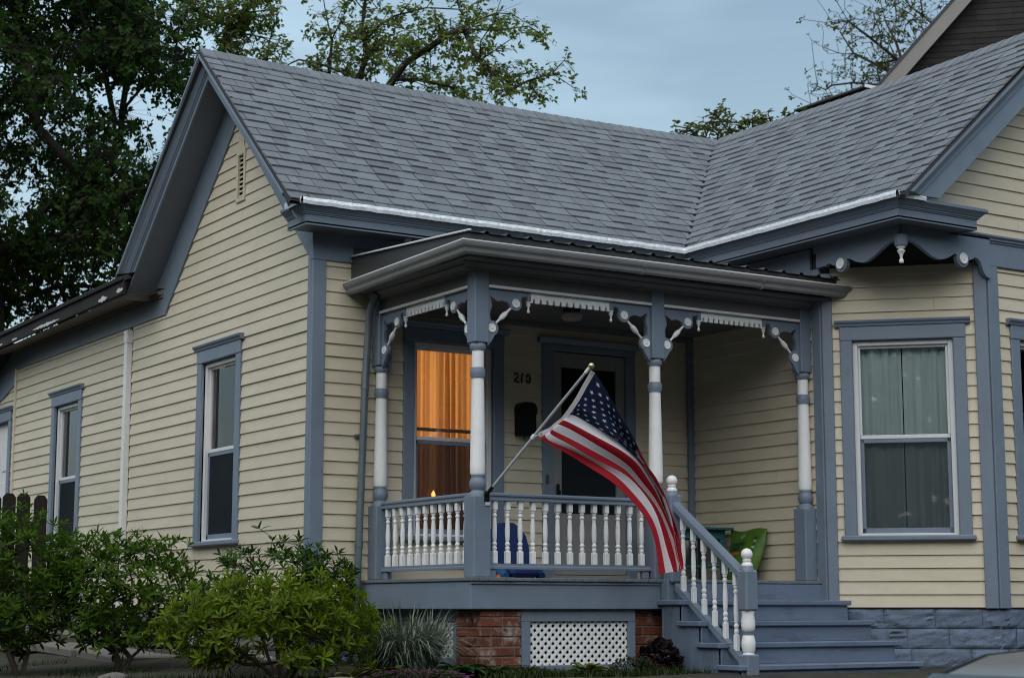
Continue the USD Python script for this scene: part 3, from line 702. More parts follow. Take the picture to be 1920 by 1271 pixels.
# ridge caps
k = 0
x = RX0
while x < 5.95:
    tn = float(r.uniform(.35, 1)); mb = MB()
    for sgn in (1, -1):
        def P(xx, w_, h): return V3(xx, RY - sgn * w_, RZ + .016 + h - w_ * SL * .96 + float(sag(xx, RY)))
        a, b = x, x + .155
        q = np.array([P(a, 0, .012), P(b, 0, .004), P(b, .13, .004), P(a, .13, .012), P(a, 0, -.004), P(b, 0, -.01), P(b, .13, -.01), P(a, .13, -.004)])
        mb.add(q, TF[:, ::-1] if sgn > 0 else TF, tn)
    obj('ridge_cap', mb, 'shingle', roof); x += .142
y = 1.62
while y > WY0:
    tn = float(r.uniform(.35, 1)); mb = MB()
    for sgn in (1, -1):
        def P(yy, w_, h): return V3(WRX - sgn * w_, yy, RZ + .016 + h - w_ * WSL * .96 + wsag(yy, WRX))
        a, b = y, max(y - .155, WY0)
        q = np.array([P(a, 0, .004), P(b, 0, .012), P(b, .13, .012), P(a, .13, .004), P(a, 0, -.01), P(b, 0, -.004), P(b, .13, -.004), P(a, .13, -.01)])
        mb.add(q, TF if sgn < 0 else TF[:, ::-1], tn)
    obj('ridge_cap', mb, 'shingle', roof); y -= .142

# boxed eaves: crown and fascia profile, out from the fascia line, up from the soffit
CP = [(-.03, -.012), (0, -.012), (0, .075), (.010, .078), (.010, .086), (.020, .090), (.020, .098), (.030, .104), (.042, .118), (.058, .132), (.070, .142), (.072, .163), (-.03, .166)]
ZS = 3.83
def eave(P0, P1, U, m0=None, m1=None, name='eave_cornice', prof=CP, mt='trim'):
    obj(name, MB().sweep(prof, P0, P1, U, Z, m0, m1), mt, H)
c45 = 2 ** -.5
eave(V3(-.26, -.35, ZS), V3(3.84, -.35, ZS), V3(0, -1, 0), m0=(c45, -c45, 0))
eave(V3(-.26, 0.02, ZS), V3(-.26, -.35, ZS), V3(-1, 0, 0), m1=(c45, -c45, 0))
eave(V3(3.85, -.30, ZS), V3(3.85, -3.23, ZS), V3(-1, 0, 0), m1=(c45, -c45, 0))
eave(V3(3.85, -3.23, ZS), V3(4.79, -3.23, ZS), V3(0, -1, 0), m0=(c45, -c45, 0), m1=(c45, c45, 0))
eave(V3(4.79, -3.23, ZS), V3(4.79, CY, ZS), V3(1, 0, 0), m0=(c45, c45, 0))
obj('soffit', MB().box(-.26, XR, -.35, 0, ZS, ZS + .014), 'soffit', H)
obj('soffit', MB().extrude(Polygon([(3.85, -.35), (XR, -.35), (XR, BY), (CX, CY), (CX + .02, -2.98), (4.79, -2.98), (4.79, -3.23), (3.85, -3.23)]), V3(0, 0, ZS - .002), V3(1, 0, 0), V3(0, 1, 0), Z, 0, .014), 'soffit', H)
obj('return_top', MB().extrude(Polygon([(3.79, -3.29), (4.85, -3.29), (4.85, CY), (3.79, CY)]), V3(0, 0, ZS + .150), V3(1, 0, 0), V3(0, 1, 0), Z, 0, .022), 'trim', H)
# crinkled metal strip along the eaves
def foil(P0, P1, U, seed, name='flashing_strip'):
    r = np.random.default_rng(seed); n = max(3, int(np.linalg.norm(P1 - P0) / .02))
    T = np.linspace(0, 1, n); rows = [(-.02, .052), (.04, .050), (.086, .040), (.094, .012), (.090, -.018)]
    v = []
    for t in T:
        for (o, h) in rows:
            w_ = meshkit.noise(np.array([t * n * .22, o * 40, seed]), seed)
            w2 = meshkit.noise(np.array([t * n * .6, o * 90, seed + 4]), seed)
            v.append(P0 + (P1 - P0) * t + U * (o + .006 * (w2 - .5)) + Z * (h + (.007 * (w_ - .5) if o > .05 else .004 * (w2 - .5))))
    k = len(rows); i, j = np.meshgrid(np.arange(n - 1), np.arange(k - 1), indexing='ij')
    q = np.stack([i * k + j, (i + 1) * k + j, (i + 1) * k + j + 1, i * k + j + 1], -1).reshape(-1, 4)
    obj(name, MB().add(np.array(v), q), 'foil', roof)
foil(V3(-.33, -.345, ZS + .163), V3(3.80, -.345, ZS + .163), V3(0, -1, 0), 3)
foil(V3(-.255, -.10, ZS + .163), V3(-.255, -.43, ZS + .163), V3(-1, 0, 0), 4)
foil(V3(3.845, -.42, ZS + .163), V3(3.845, -3.31, ZS + .163), V3(-1, 0, 0), 5)
foil(V3(3.78, -3.225, ZS + .163), V3(4.10, -3.225, ZS + .163), V3(0, -1, 0), 6)

# raking cornices
RP = [(0, -.30), (.03, -.30), (.03, -.155), (.040, -.15), (.040, -.137), (.052, -.130), (.052, -.115), (.062, -.105), (.072, -.088), (.088, -.07), (.096, -.058), (.096, -.034), (0, -.034)]
RM = [(-.01, -.205), (.012, -.205), (.012, -.165), (.024, -.160), (.024, -.148), (.040, -.142), (.040, -.130), (.050, -.118), (.062, -.095), (.090, -.072), (.112, -.062), (.120, -.054), (.120, -.034), (-.01, -.034)]
def rake(P0, P1, out, prof=RP, m0=None, m1=None, name='rake_cornice', mt='trim'):
    d = nrm(P1 - P0); n_ = nrm(np.cross(np.cross(d, Z), d)); n_ = n_ if n_[2] > 0 else -n_
    obj(name, MB().sweep(prof, P0, P1, out, n_, m0, m1), mt, H)
A_ = V3(-.33, -.30, EZ + SL * .12); B_ = V3(-.33, RY, RZ - .002); C_ = V3(-.33, 3.84, EZ - .002 + 0.02)
rake(A_, B_, V3(-1, 0, 0), RM, m1=(0, 1, 0)); rake(B_, C_, V3(-1, 0, 0), RM, m0=(0, 1, 0), m1=(0, 0.0, 1))
A2 = V3(WEX + .02, -3.29, EZ + WSL * .02); B2 = V3(WRX, -3.29, RZ - .002); C2 = V3(8.0, -3.29, EZ)
rake(A2, B2, V3(0, -1, 0), m0=(0, 0, 1), m1=(1, 0, 0)); rake(B2, C2, V3(0, -1, 0), m0=(1, 0, 0))
def rsoffit(P0, P1, a, b, out, h=-.20):
    d = nrm(P1 - P0); n_ = nrm(np.cross(np.cross(d, Z), d)); n_ = n_ if n_[2] > 0 else -n_
    obj('rake_soffit', MB().sweep([(a, h), (b, h), (b, h + .015), (a, h + .015)], P0, P1, out, n_, (0, 1, 0) if abs(out[0]) else (1, 0, 0), (0, 1, 0) if abs(out[0]) else (1, 0, 0)), 'soffit', H)
rsoffit(A_, B_, -.335, -.005, V3(-1, 0, 0), -.185); rsoffit(B_, C_, -.335, -.005, V3(-1, 0, 0), -.185)
rsoffit(A2 + nrm(B2 - A2) * .42, B2, -.34, .005, V3(0, -1, 0))

# rear eave on the gable side: dark rotted fascia with flakes of paint, brown soffit
re = grp('rear_eave', H, label='dark rotted rear eave with flakes of white paint')
obj('fascia', MB().obox(V3(-.39, 6.18, 3.86), V3(0, 1, -.009), Z, V3(1, 0, 0), 2.50, .075, .015, .004), 'peeling', re)
obj('soffit', MB().add(np.array([[-.38, 3.55, 3.79], [-.38, 8.7, 3.75], [0, 8.7, 3.83], [0, 3.55, 3.83]]), [[0, 1, 2], [0, 2, 3]]), 'brown_soffit', re)
obj('bed_moulding', MB().box(-.07, -.03, 3.5, 8.6, 3.80, 3.83).box(-.05, -.03, 3.5, 8.6, 3.77, 3.80), 'brown_soffit', re)
obj('roof_edge', MB().obox(V3(-.41, 6.20, 3.95), V3(0, 1, -.009), nrm(V3(.4, 0, -1)), nrm(V3(1, 0, .4)), 2.52, .02, .03, .004), 'shingle_dark', re)
obj('fascia', MB().obox(V3(-.39, 10.15, 3.38), nrm(V3(0, 1, -.316)), nrm(V3(0, .316, 1)), V3(1, 0, 0), 1.58, .10, .015, .004), 'peeling', re)
r = np.random.default_rng(41)
for (y0, y1, zz, hh) in ((3.68, 3.86, 3.85, .032), (4.15, 4.42, 3.83, .036), (5.7, 6.7, 3.815, .026), (7.3, 7.5, 3.80, .02), (7.9, 8.0, 3.80, .02)):
    n = int((y1 - y0) / .05) + 3
    up = [(y0 + (y1 - y0) * i / (n - 1), hh * r.uniform(.35, 1) * math.sin(math.pi * (i + .5) / n)) for i in range(n)]
    dn = [(y0 + (y1 - y0) * i / (n - 1), -hh * r.uniform(.3, 1) * math.sin(math.pi * (i + .5) / n)) for i in range(n)]
    obj('paint_flake', MB().extrude(Polygon(up + dn[::-1]).buffer(0), V3(-.409, 0, zz), V3(0, 1, 0), Z, V3(-1, 0, 0), 0, .004), 'peel_paint', re)
# bracket end block where the rake lands

# small vent pipe stub under the front soffit
obj('soffit_pipe', MB().lathe([(0, 0), (.03, 0), (.032, -.01), (.03, -.09), (.026, -.092), (0, -.085)], V3(.82, -.2, ZS), 12), 'vinyl', H, smooth=40)
# plastic downspout on the gable wall
ds = grp('downspout', H, label='white plastic downspout on the gable wall')
obj('pipe', MB().box(-.085, -.005, 4.415, 4.487, .55, 3.52, .012), 'vinyl', ds)
obj('elbow', MB().box(-.09, -.003, 4.405, 4.497, 3.40, 3.55, .012), 'vinyl', ds)
ds = grp('downspout', H, label='blue grey metal downspout beside the porch')
pp = [(.50, -.22, 3.31), (.49, -.11, 3.16), (.487, -.085, 2.9), (.466, -.085, 2.5), (.452, -.085, 1.95), (.426, -.085, 1.2), (.409, -.085, .6), (.40, -.10, .1)]
obj('pipe', MB().tube(pp, .034, 10), 'steel', ds, smooth=40)
obj('joint_band', MB().tube([(.472, -.085, 2.62), (.465, -.085, 2.47)], .038, 10), 'steel', ds, smooth=40)
obj('joint_band', MB().tube([(.425, -.085, 1.14), (.423, -.085, 1.09)], .039, 10), 'steel', ds, smooth=40)
for zz, xx in ((2.05, .455), (.85, .416)):
    obj('strap', MB().box(xx - .055, xx + .055, -.05, -.02, zz, zz + .025), 'steel', ds)
# ---------------------------------------------------------------- porch
PY = -1.73                       # column line
C1, C2, C3 = (.625, PY), (2.40, PY), (4.085, PY)
ZDK = .812
# deck boards run front to back
dk = grp('porch_deck', H)
x = .475
rr = np.random.default_rng(51)
while x < 4.14:
    w_ = .082
    obj('deck_board', MB().box(x + .001, min(x + w_ - .001, 4.145), -1.885 + rr.uniform(-.003, .003), -.03, ZDK - .028, ZDK + rr.uniform(-.001, .001), .004, float(rr.uniform(0, 1))), 'deck', dk)
    x += w_
obj('fascia', MB().box(.49, XR - .002, -1.855, -1.82, .565, ZDK - .030, .005), 'trim', dk)
obj('fascia', MB().box(.49, .525, -1.818, -.01, .565, ZDK - .030, .005), 'trim', dk)
obj('bed_moulding', MB().box(.485, XR - .004, -1.868, -1.856, ZDK - .052, ZDK - .030, .004), 'trim', dk)
obj('joist_frame', MB().box(.53, 4.1, -1.80, -1.76, .58, .77).box(.53, 4.1, -.9, -.86, .58, .77), 'interior_dark', dk)
obj('underdeck_shade', MB().box(.66, 4.1, -1.30, -1.28, .0, .56), 'painted_shade', dk)  # near-black sheet behind the lattice, painting the shade under the deck

def turned(name, prof, c, mt, par, n=16, axis=Z, smooth=35):
    obj(name, MB().lathe(prof, c, n, axis), mt, par, smooth=smooth)
def column(c, side=None):
    g = grp('porch_column', H)
    x, y = c
    b1, b2 = .08, .066
    zt = ZDK
    obj('post', MB().box(x - b1, x + b1, y - b1, y + b1, zt, 1.455, .008), 'trim', g)
    turned('base_ring', [(.078, 1.455), (.074, 1.475), (.054, 1.49), (.050, 1.50), (.060, 1.515), (.068, 1.54), (.067, 1.565), (.057, 1.590), (.050, 1.60), (.052, 1.612), (.050, 1.622)], (x, y, 0), 'trim', g)
    turned('shaft', [(.052, 1.62), (.061, 1.635), (.062, 1.70), (.058, 1.95), (.052, 2.3), (.050, 2.40)], (x, y, 0), 'white', g)
    turned('collar', [(.048, 2.398), (.059, 2.402), (.060, 2.417), (.064, 2.43), (.064, 2.452), (.060, 2.468), (.058, 2.482), (.048, 2.486)], (x, y, 0), 'trim', g)
    turned('shaft', [(.049, 2.484), (.0495, 2.55), (.049, 2.625)], (x, y, 0), 'white', g)
    turned('collar', [(.047, 2.622), (.058, 2.626), (.066, 2.645), (.067, 2.662), (.060, 2.678), (.05, 2.684)], (x, y, 0), 'trim', g)
    obj('block', MB().box(x - b2, x + b2, y - b2, y + b2, 2.684, 3.30, .007), 'trim', g)
column(C1); column(C2); column((4.078, PY)); column((.63, -.085))

# beams
bm = grp('porch_beam', H)
obj('beam', MB().box(.60, 4.14, PY - .045, PY + .045, 3.155, 3.30, .004), 'porch_gray', bm)
obj('beam', MB().box(.585, .675, PY + .046, -.02, 3.155, 3.30, .004), 'porch_gray', bm)
obj('crown', MB().sweep([(0, 0), (.05, 0), (.055, .02), (.10, .05), (.10, .06), (0, .06)], V3(.50, PY - .045, 3.262), V3(4.14, PY - .045, 3.262), V3(0, -1, 0), Z, m0=(c45, -c45, 0)), 'porch_gray', bm)
obj('crown', MB().sweep([(0, 0), (.05, 0), (.055, .02), (.10, .05), (.10, .06), (0, .06)], V3(.585, -.02, 3.262), V3(.585, PY - .045, 3.262), V3(-1, 0, 0), Z, m1=(c45, -c45, 0)), 'porch_gray', bm)
for a, b in ((C1[0] + .067, C2[0] - .067), (C2[0] + .067, 4.078 - .067)):
    obj('white_strip', MB().box(a, b, PY - .066, PY - .046, 3.138, 3.162, .005), 'white', bm)
obj('white_strip', MB().box(.559, .584, PY + .067, -.155, 3.138, 3.162, .005), 'white', bm)
# porch ceiling
obj('porch_ceiling', MB().box(.6, 4.145, PY + .046, -.003, 3.225, 3.245), 'porch_gray', H)
obj('ceiling_cove', MB().box(.69, 4.14, -.075, -.004, 3.18, 3.224, .004), 'porch_gray', H)

# brackets, fringe and pendants in each bay
def bracket_shape():
    lobe1, lobe2 = Point(.275, -.105).buffer(.058, 24), Point(.045, -.325).buffer(.062, 24)
    body = Polygon([(0, 0), (.385, 0), (.385, -.038), (.335, -.045), (.325, -.09), (.26, -.15), (.10, -.33), (.05, -.42), (0.012, -.47), (0, -.47)])
    cut = Point(.150, -.215).buffer(.122, 32).union(Polygon([(.03, -.062), (.10, -.10), (.05, -.16)]))
    return unary_union([body.difference(cut), lobe1, lobe2]).difference(cut.intersection(Point(.16, -.21).buffer(.10)))
BS = bracket_shape()
def bracket(O, U, Nn):
    """O at the column face just under the beam, U along the bay, Nn towards the street."""
    O, U, Nn = map(np.asarray, (O, U, Nn))
    g = grp('porch_bracket', H)
    obj('scroll_plate', MB().extrude(BS, O, U, Z, Nn, -.014, .014), 'trim', g)
    for (u, z) in ((.275, -.105), (.045, -.325)):
        p = O + U * u + Z * z
        turned('rosette', [(0.0, .026), (.008, .026), (.010, .022), (.018, .020), (.034, .024), (.038, .019), (.038, .012)], p, 'white', g, 18, Nn)
    a = O + U * .235 + Z * (-.145); b = O + U * .085 + Z * (-.285)
    d = b - a; L = np.linalg.norm(d)
    turned('spindle', [(.009, 0), (.011, L * .18), (.012, L * .28), (.019, L * .33), (.021, L * .40), (.024, L * .5), (.021, L * .60), (.019, L * .66), (.012, L * .72), (.010, L * .85), (.009, L)], a, 'white', g, 10, d)
def pendant(p):
    g = grp('porch_pendant', H); x, y = p
    obj('block', MB().box(x - .018, x + .018, y - .018, y + .018, 3.06, 3.138, .003), 'trim', g)
    turned('drop', [(0, 2.965), (.010, 2.968), (.014, 2.978), (.010, 2.990), (.007, 2.997), (.010, 3.015), (.018, 3.030), (.020, 3.038), (.011, 3.046), (.022, 3.052), (.022, 3.060)], (x, y, 0), 'white', g, 12)
def fringe(O, U, Nn, L, n):
    s = sbox(0, -.085, L, 0)
    cuts = []
    p = L / n
    for k in range(n):
        c = p * (k + .5)
        cuts.append(Polygon([(c - .011, -.10), (c - .011, -.062), (c - .007, -.052), (c, -.044), (c + .007, -.052), (c + .011, -.062), (c + .011, -.10)]))
        for e in (-1, 1):
            q = c + e * p * .5
            cuts.append(Polygon([(q - .03, -.10), (q + .03, -.10), (q + e * .03 - e * .03 + .030, -.0785), (q + .014, -.0848), (q - .014, -.0848), (q - .03, -.0785)]).difference(sbox(q - .016, -.0849, q + .016, 0)))
    obj('porch_fringe', MB().extrude(s.difference(unary_union(cuts)), O, U, Z, Nn, -.009, .009), 'white', H)
yb = PY - .02
for xa, xb in ((C1[0] + .066, C2[0] - .066), (C2[0] + .066, 4.078 - .066)):
    bracket(V3(xa, yb, 3.138), V3(1, 0, 0), V3(0, -1, 0)); bracket(V3(xb, yb, 3.138), V3(-1, 0, 0), V3(0, -1, 0))
    pa, pb = xa + .405, xb - .405
    pendant((pa, yb)); pendant((pb, yb))
    fringe(V3(pa + .020, yb, 3.138), V3(1, 0, 0), V3(0, -1, 0), pb - pa - .04, 12)
xb_ = .61
bracket(V3(xb_, -.151, 3.138), V3(0, -1, 0), V3(-1, 0, 0)); bracket(V3(xb_, PY + .066, 3.138), V3(0, 1, 0), V3(-1, 0, 0))
pendant((xb_, -.556)); pendant((xb_, PY + .471))
fringe(V3(xb_, -.576, 3.138), V3(0, -1, 0), V3(-1, 0, 0), -.576 - PY - .491, 11)

# railings
BAL = [(.014, .10), (.0185, .115), (.021, .125), (.018, .137), (.013, .142), (.0195, .155), (.0215, .166), (.017, .178), (.013, .183), (.017, .20), (.0195, .235), (.0205, .28), (.019, .34), (.0155, .395), (.014, .41), (.0195, .418), (.0205, .428), (.016, .440), (.012, .446), (.0185, .456), (.019, .466), (.014, .474)]
def baluster(x, y, z0, par, H_=.50, w_=.021, bot=.10, top=.075):
    k = (H_ - bot - top) / (.50 - .10 - .026)
    mb = MB().box(x - w_, x + w_, y - w_, y + w_, z0, z0 + bot, .004).box(x - w_, x + w_, y - w_, y + w_, z0 + H_ - top, z0 + H_, .004)
    mb.lathe([(r_, z0 + bot + (q - .10) * k) for r_, q in BAL], (x, y, 0), 10)
    obj('baluster', mb, 'white', par, smooth=30)
RT = [(-.034, 0), (.034, 0), (.034, .012), (.026, .018), (.026, .030), (.036, .038), (.036, .052), (.026, .062), (-.026, .062), (-.036, .052), (-.036, .038), (-.026, .030), (-.026, .018), (-.034, .012)]
RB = [(-.030, 0), (.030, 0), (.030, .018), (.022, .026), (.022, .042), (-.022, .042), (-.022, .026), (-.030, .018)]
def railing(P0, P1, n, first, last):
    g = grp('porch_railing', H)
    P0, P1 = map(np.asarray, (P0, P1))
    d = nrm(P1 - P0); s = np.cross(d, Z)
    obj('hand_rail', MB().sweep(RT, P0 + Z * 1.424, P1 + Z * 1.424, s, Z), 'trim', g)
    obj('bottom_rail', MB().sweep(RB, P0 + Z * .882, P1 + Z * .882, s, Z), 'trim', g)
    for k in range(n):
        p = first + (last - first) * k / (n - 1)
        baluster(p[0], p[1], .924, g)
    for q in (P0 + d * .05, P1 - d * .05):
        obj('foot_block', MB().obox(q + Z * .846, d, s, Z, .035, .022, .034, .008), 'trim', g)
railing(V3(C1[0] + .08, PY, 0), V3(C2[0] - .08, PY, 0), 13, V3(.785, PY, 0), V3(2.24, PY, 0))
railing(V3(.63, -.165, 0), V3(.63, PY + .08, 0), 11, V3(.63, -.235, 0), V3(.63, -1.545, 0))

# stairs
st = grp('porch_stairs', H)
TR = [(-1.885, .640), (-2.135, .470), (-2.385, .300), (-2.635, .130)]
prev = ZDK - .03
rr = np.random.default_rng(55)
for k, (yb0, zt) in enumerate(TR):
    yf_ = yb0 - .285
    obj('tread', MB().box(2.30, 4.195 + .03 * k, yf_, yb0 + .03, zt - .042, zt, .007, float(rr.uniform(0, 1))), 'stairs', st)
    obj('riser', MB().box(2.335, 4.17 + .03 * k, yb0 - .25 - .006, yb0 - .25 + .018, zt - .17, zt - .043, .003, float(rr.uniform(0, 1))), 'stairs', st)
obj('riser', MB().box(2.335, XR - .01, -1.882, -1.858, .641, .78, .003, .6), 'stairs', st)
for k in range(8):
    y1 = -1.90 - k * .125; y0 = y1 - .123
    zt = [TR[0][1], TR[0][1], TR[1][1], TR[1][1], TR[2][1], TR[2][1], TR[3][1], TR[3][1]][k] - .044
    obj('side_board', MB().box(2.335, 2.357, y0, y1, -.05, zt, .004, float(rr.uniform(0, 1))), 'stairs', st)
obj('side_post', MB().box(2.345, 2.475, -1.95, -1.858, .18, ZDK - .0, .006), 'trim', st)
# newels and stair railing
def newel(x, y, z0, zb, ball_z, turned_part):
    g = grp('newel_post', H)
    h = .062
    if turned_part:
        obj('post', MB().box(x - h, x + h, y - h, y + h, -.1, .215, .012), 'trim', g)
        turned('turned_white', [(.05, .215), (.040, .225), (.050, .24), (.056, .28), (.056, .31), (.046, .355), (.040, .366)], (x, y, 0), 'white', g)
        turned('band', [(.03, .364), (.046, .367), (.046, .376), (.040, .380), (.046, .384), (.046, .392), (.03, .395)], (x, y, 0), 'trim', g)
        turned('turned_white', [(.042, .394), (.050, .405), (.056, .43), (.055, .48), (.047, .525), (.053, .54), (.053, .548), (.04, .552)], (x, y, 0), 'white', g)
        obj('post', MB().box(x - h, x + h, y - h, y + h, .552, zb, .014), 'trim', g)
    else:
        obj('post', MB().box(x - h, x + h, y - h, y + h, z0, zb, .014), 'trim', g)
    turned('cap', [(.058, zb - .004), (.050, zb + .014), (.046, zb + .03)], (x, y, 0), 'trim', g)
    zc = ball_z
    turned('finial', [(.044, zb + .028), (.046, zb + .04), (.041, zb + .052), (.030, zb + .060), (.036, zb + .070), (.036, zb + .078), (.026, zb + .086)]
           + [(.047 * math.sin(t), zc - .047 * math.cos(t)) for t in np.linspace(.45, math.pi, 12)], (x, y, 0), 'white', g, 18)
NA, NB = (2.42, -1.925), (2.435, -2.865)
newel(NA[0], NA[1], ZDK - .03, 1.515, 1.632, False)
newel(NB[0], NB[1], -.1, .872, .995, True)
sr = grp('stair_railing', H)
a0, a1 = V3(NA[0], NA[1] - .06, 1.415), V3(NB[0], NB[1] + .06, .845)
b0, b1 = V3(NA[0], NA[1] - .06, .752), V3(NB[0], NB[1] + .06, .165)
d_ = nrm(a1 - a0); s_ = nrm(np.cross(d_, Z)); u_ = np.cross(s_, d_)
obj('hand_rail', MB().sweep([(-.038, -.03), (.038, -.03), (.040, .012), (.030, .030), (-.030, .030), (-.040, .012)], a0, a1, s_, u_, m0=(0, 1, 0), m1=(0, 1, 0)), 'trim', sr)
obj('bottom_rail', MB().sweep([(-.030, -.026), (.030, -.026), (.030, .02), (-.030, .02)], b0, b1, s_, u_, m0=(0, 1, 0), m1=(0, 1, 0)), 'trim', sr)
for k in range(6):
    t = (k + .62) / 6.25
    p = a0 + (a1 - a0) * t; q = b0 + (b1 - b0) * t
    baluster(p[0], p[1], q[2] + .012, sr, H_=p[2] - .03 - q[2] - .012, w_=.019, bot=.13, top=.12)

# brick piers
def pier(x0, x1, y0, y1, z1, seed, n):
    g = grp('brick_pier', H)
    r = np.random.default_rng(seed)
    obj('mortar', MB().box(x0 + .008, x1 - .008, y0 + .008, y1 - .008, -.06, z1), 'mortar', g)
    z, k = -.03, 0
    while z < z1 - .03:
        h = min(.066, z1 - z - .004)
        for face in (0, 1):
            if face == 0: u0, u1 = x0, x1
            else: u0, u1 = y0, y1
            u = u0 if (k + face) % 2 == 0 else u0 - .105
            while u < u1 - .01:
                L = .205 if r.random() < .75 else .10
                a, b = max(u, u0), min(u + L, u1)
                u += L + .011
                if b - a < .025: continue
                p = r.uniform(-.003, .005)
                tn = float(r.uniform(.15, 1))
                if face == 0: obj('brick', MB().box(a, b, y0 - p, y0 + .05, z, z + h, .006, tn), 'brick', g)
                elif a > u0 + .052 or b < u1: obj('brick', MB().box(x0 - p, x0 + .05, max(a, u0 + .053), b, z, z + h, .006, tn), 'brick', g)
        z += h + .0105; k += 1
pier(.60, .985, -1.815, -1.45, .562, 61, 9)
pier(2.115, 2.46, -1.76, -1.5, .562, 62, 9)

# lattice panels
def lattice(O, U, Nn, L, z0, z1, x0, x1, a0, a1):
    """Frame from 0..L and z0..z1 with the opening x0..x1, a0..a1."""
    g = grp('lattice_panel', H)
    O, U, Nn = map(np.asarray, (O, U, Nn))
    fr = Frame(O, U, Nn)
    for (u0, u1, q0, q1) in ((0, L, a1, z1), (0, L, z0, a0), (0, x0, a0 + .001, a1 - .001), (x1, L, a0 + .001, a1 - .001)):
        obj('frame_board', MB().obox(fr((u0 + u1) / 2, (q0 + q1) / 2, .0), fr.S, Z, fr.N, (u1 - u0) / 2, (q1 - q0) / 2, .012, .004), 'trim', g)
    opening = sbox(x0 - .012, a0 - .012, x1 + .012, a1 + .012)
    for sg, d in ((1, -.016), (-1, -.022)):
        c = x0 - (a1 - a0) - .7
        k = 0
        while c < x1 + (a1 - a0) + .5:
            line = LineString([(c, a0 - .3), (c + sg * (a1 - a0 + .6), a1 + .3)]) if sg > 0 else LineString([(c + (a1 - a0 + .6), a0 - .3), (c, a1 + .3)])
            s = line.buffer(.0122, cap_style=2).intersection(opening)
            if not s.is_empty and s.area > .0004 and s.geom_type == 'Polygon':
                obj('slat', MB().extrude(s, fr.O, fr.S, Z, fr.N, d - .003, d + .003), 'white', g)
            c += .0700
lattice(V3(.99, -1.80, 0), V3(1, 0, 0), V3(0, -1, 0), 1.12, .0, .564, .085, 1.045, .122, .466)
lattice(V3(.635, -.05, 0), V3(0, -1, 0), V3(-1, 0, 0), 1.40, .10, .564, .09, 1.31, .18, .47)

# porch roof: ribbed metal sheet, flashing, gutter
pr = grp('porch_roof', H)
prof = []
x = .33
while x < 4.42:
    prof += [(x, 0), (x + .150, 0), (x + .166, .020), (x + .190, .020), (x + .206, 0)]
    x += .206
top = [(a, b) for a, b in prof if a < 4.42]
poly = top + [(a, b - .004) for a, b in top[::-1]]
sl_ = nrm(V3(0, 1, .062))
obj('metal_sheet', MB().sweep(poly, V3(0, -2.06, 3.515), V3(0, -2.06, 3.515) + sl_ * 2.06, V3(1, 0, 0), Z), 'roof_metal', pr, smooth=False)
obj('fascia', MB().box(.35, 4.36, -2.04, -2.02, 3.448, 3.512, .004), 'roof_metal', pr)
obj('gap_shade', MB().box(.42, 4.34, -1.98, -1.96, 3.33, 3.50).box(.42, .44, -1.95, -.02, 3.33, 3.50), 'painted_shade', pr)  # no real board: near-black strips painting the shaded gap above the gutter
obj('side_flashing', MB().add(np.array([[.35, -2.03, 3.448], [.35, -.02, 3.412], [.35, -.02, 3.638], [.35, -2.03, 3.512], [.37, -2.03, 3.448], [.37, -.02, 3.412], [.37, -.02, 3.638], [.37, -2.03, 3.512]]),
    [[0, 1, 2], [0, 2, 3], [4, 6, 5], [4, 7, 6], [0, 4, 5], [0, 5, 1], [3, 2, 6], [3, 6, 7], [0, 3, 7], [0, 7, 4], [1, 5, 6], [1, 6, 2]]), 'roof_metal', pr)
obj('edge_trim', MB().beam(V3(.345, -2.07, 3.525), V3(.345, -.02, 3.650), .022, .016, bev=.003), 'vinyl', pr)  # pale material so the edge looks lit; the light is in its colour
obj('soffit_board', MB().box(.36, 4.36, -2.01, -.02, 3.322, 3.34), 'porch_gray', pr)
obj('wall_flashing', MB().box(.36, XR - .01, -.05, -.03, 3.62, 3.73, .004), 'roof_metal', pr)
gu = grp('gutter', H, label='pale metal gutter along the porch roof')
GP = [(0, 0), (.05, -.008), (.066, .008), (.072, .035), (.092, .055), (.100, .075), (.100, .088), (.093, .090), (.090, .078), (.066, .060), (.058, .018), (.004, .012), (.004, .088), (0, .088)]
obj('trough', MB().sweep(GP, V3(.335, -2.035, 3.335), V3(4.38, -2.035, 3.352), V3(0, -1, 0), Z, m0=(c45, -c45, 0)), 'gutter', gu)
obj('trough', MB().sweep(GP, V3(.345, -.28, 3.305), V3(.345, -2.035, 3.335), V3(-1, 0, 0), Z, m1=(c45, -c45, 0)), 'gutter', gu)
obj('trough_end', MB().sweep(GP, V3(.375, .0, 3.312), V3(.345, -.28, 3.305), V3(-1, 0, 0), Z), 'gutter', gu)
LP = [(.086, .0885), (.1035, .0885), (.1035, .099), (.086, .099)]
obj('lip', MB().sweep(LP, V3(.335, -2.035, 3.335), V3(4.38, -2.035, 3.352), V3(0, -1, 0), Z, m0=(c45, -c45, 0)).sweep(LP, V3(.345, -.28, 3.305), V3(.345, -2.035, 3.335), V3(-1, 0, 0), Z, m1=(c45, -c45, 0)).sweep(LP, V3(.375, .0, 3.312), V3(.345, -.28, 3.305), V3(-1, 0, 0), Z), 'vinyl', gu)  # paler strip on the rim: a highlight put into the colour
obj('end_cap', MB().box(4.38, 4.386, -2.135, -2.035, 3.345, 3.44, .002), 'gutter', gu)
for px, py, ax in ((.60, -2.1, 0), (2.0, -2.1, 0), (3.3, -2.1, 0), (.28, -1.7, 1), (.28, -.9, 1)):
    if ax == 0: obj('gutter_seam', MB().sweep([(u * 1.02 + .001, w_ - .002) for u, w_ in GP[:8]] + [(0, .09)], V3(px, -2.035, 3.337), V3(px + .02, -2.035, 3.337), V3(0, -1, 0), Z), 'gutter', gu)

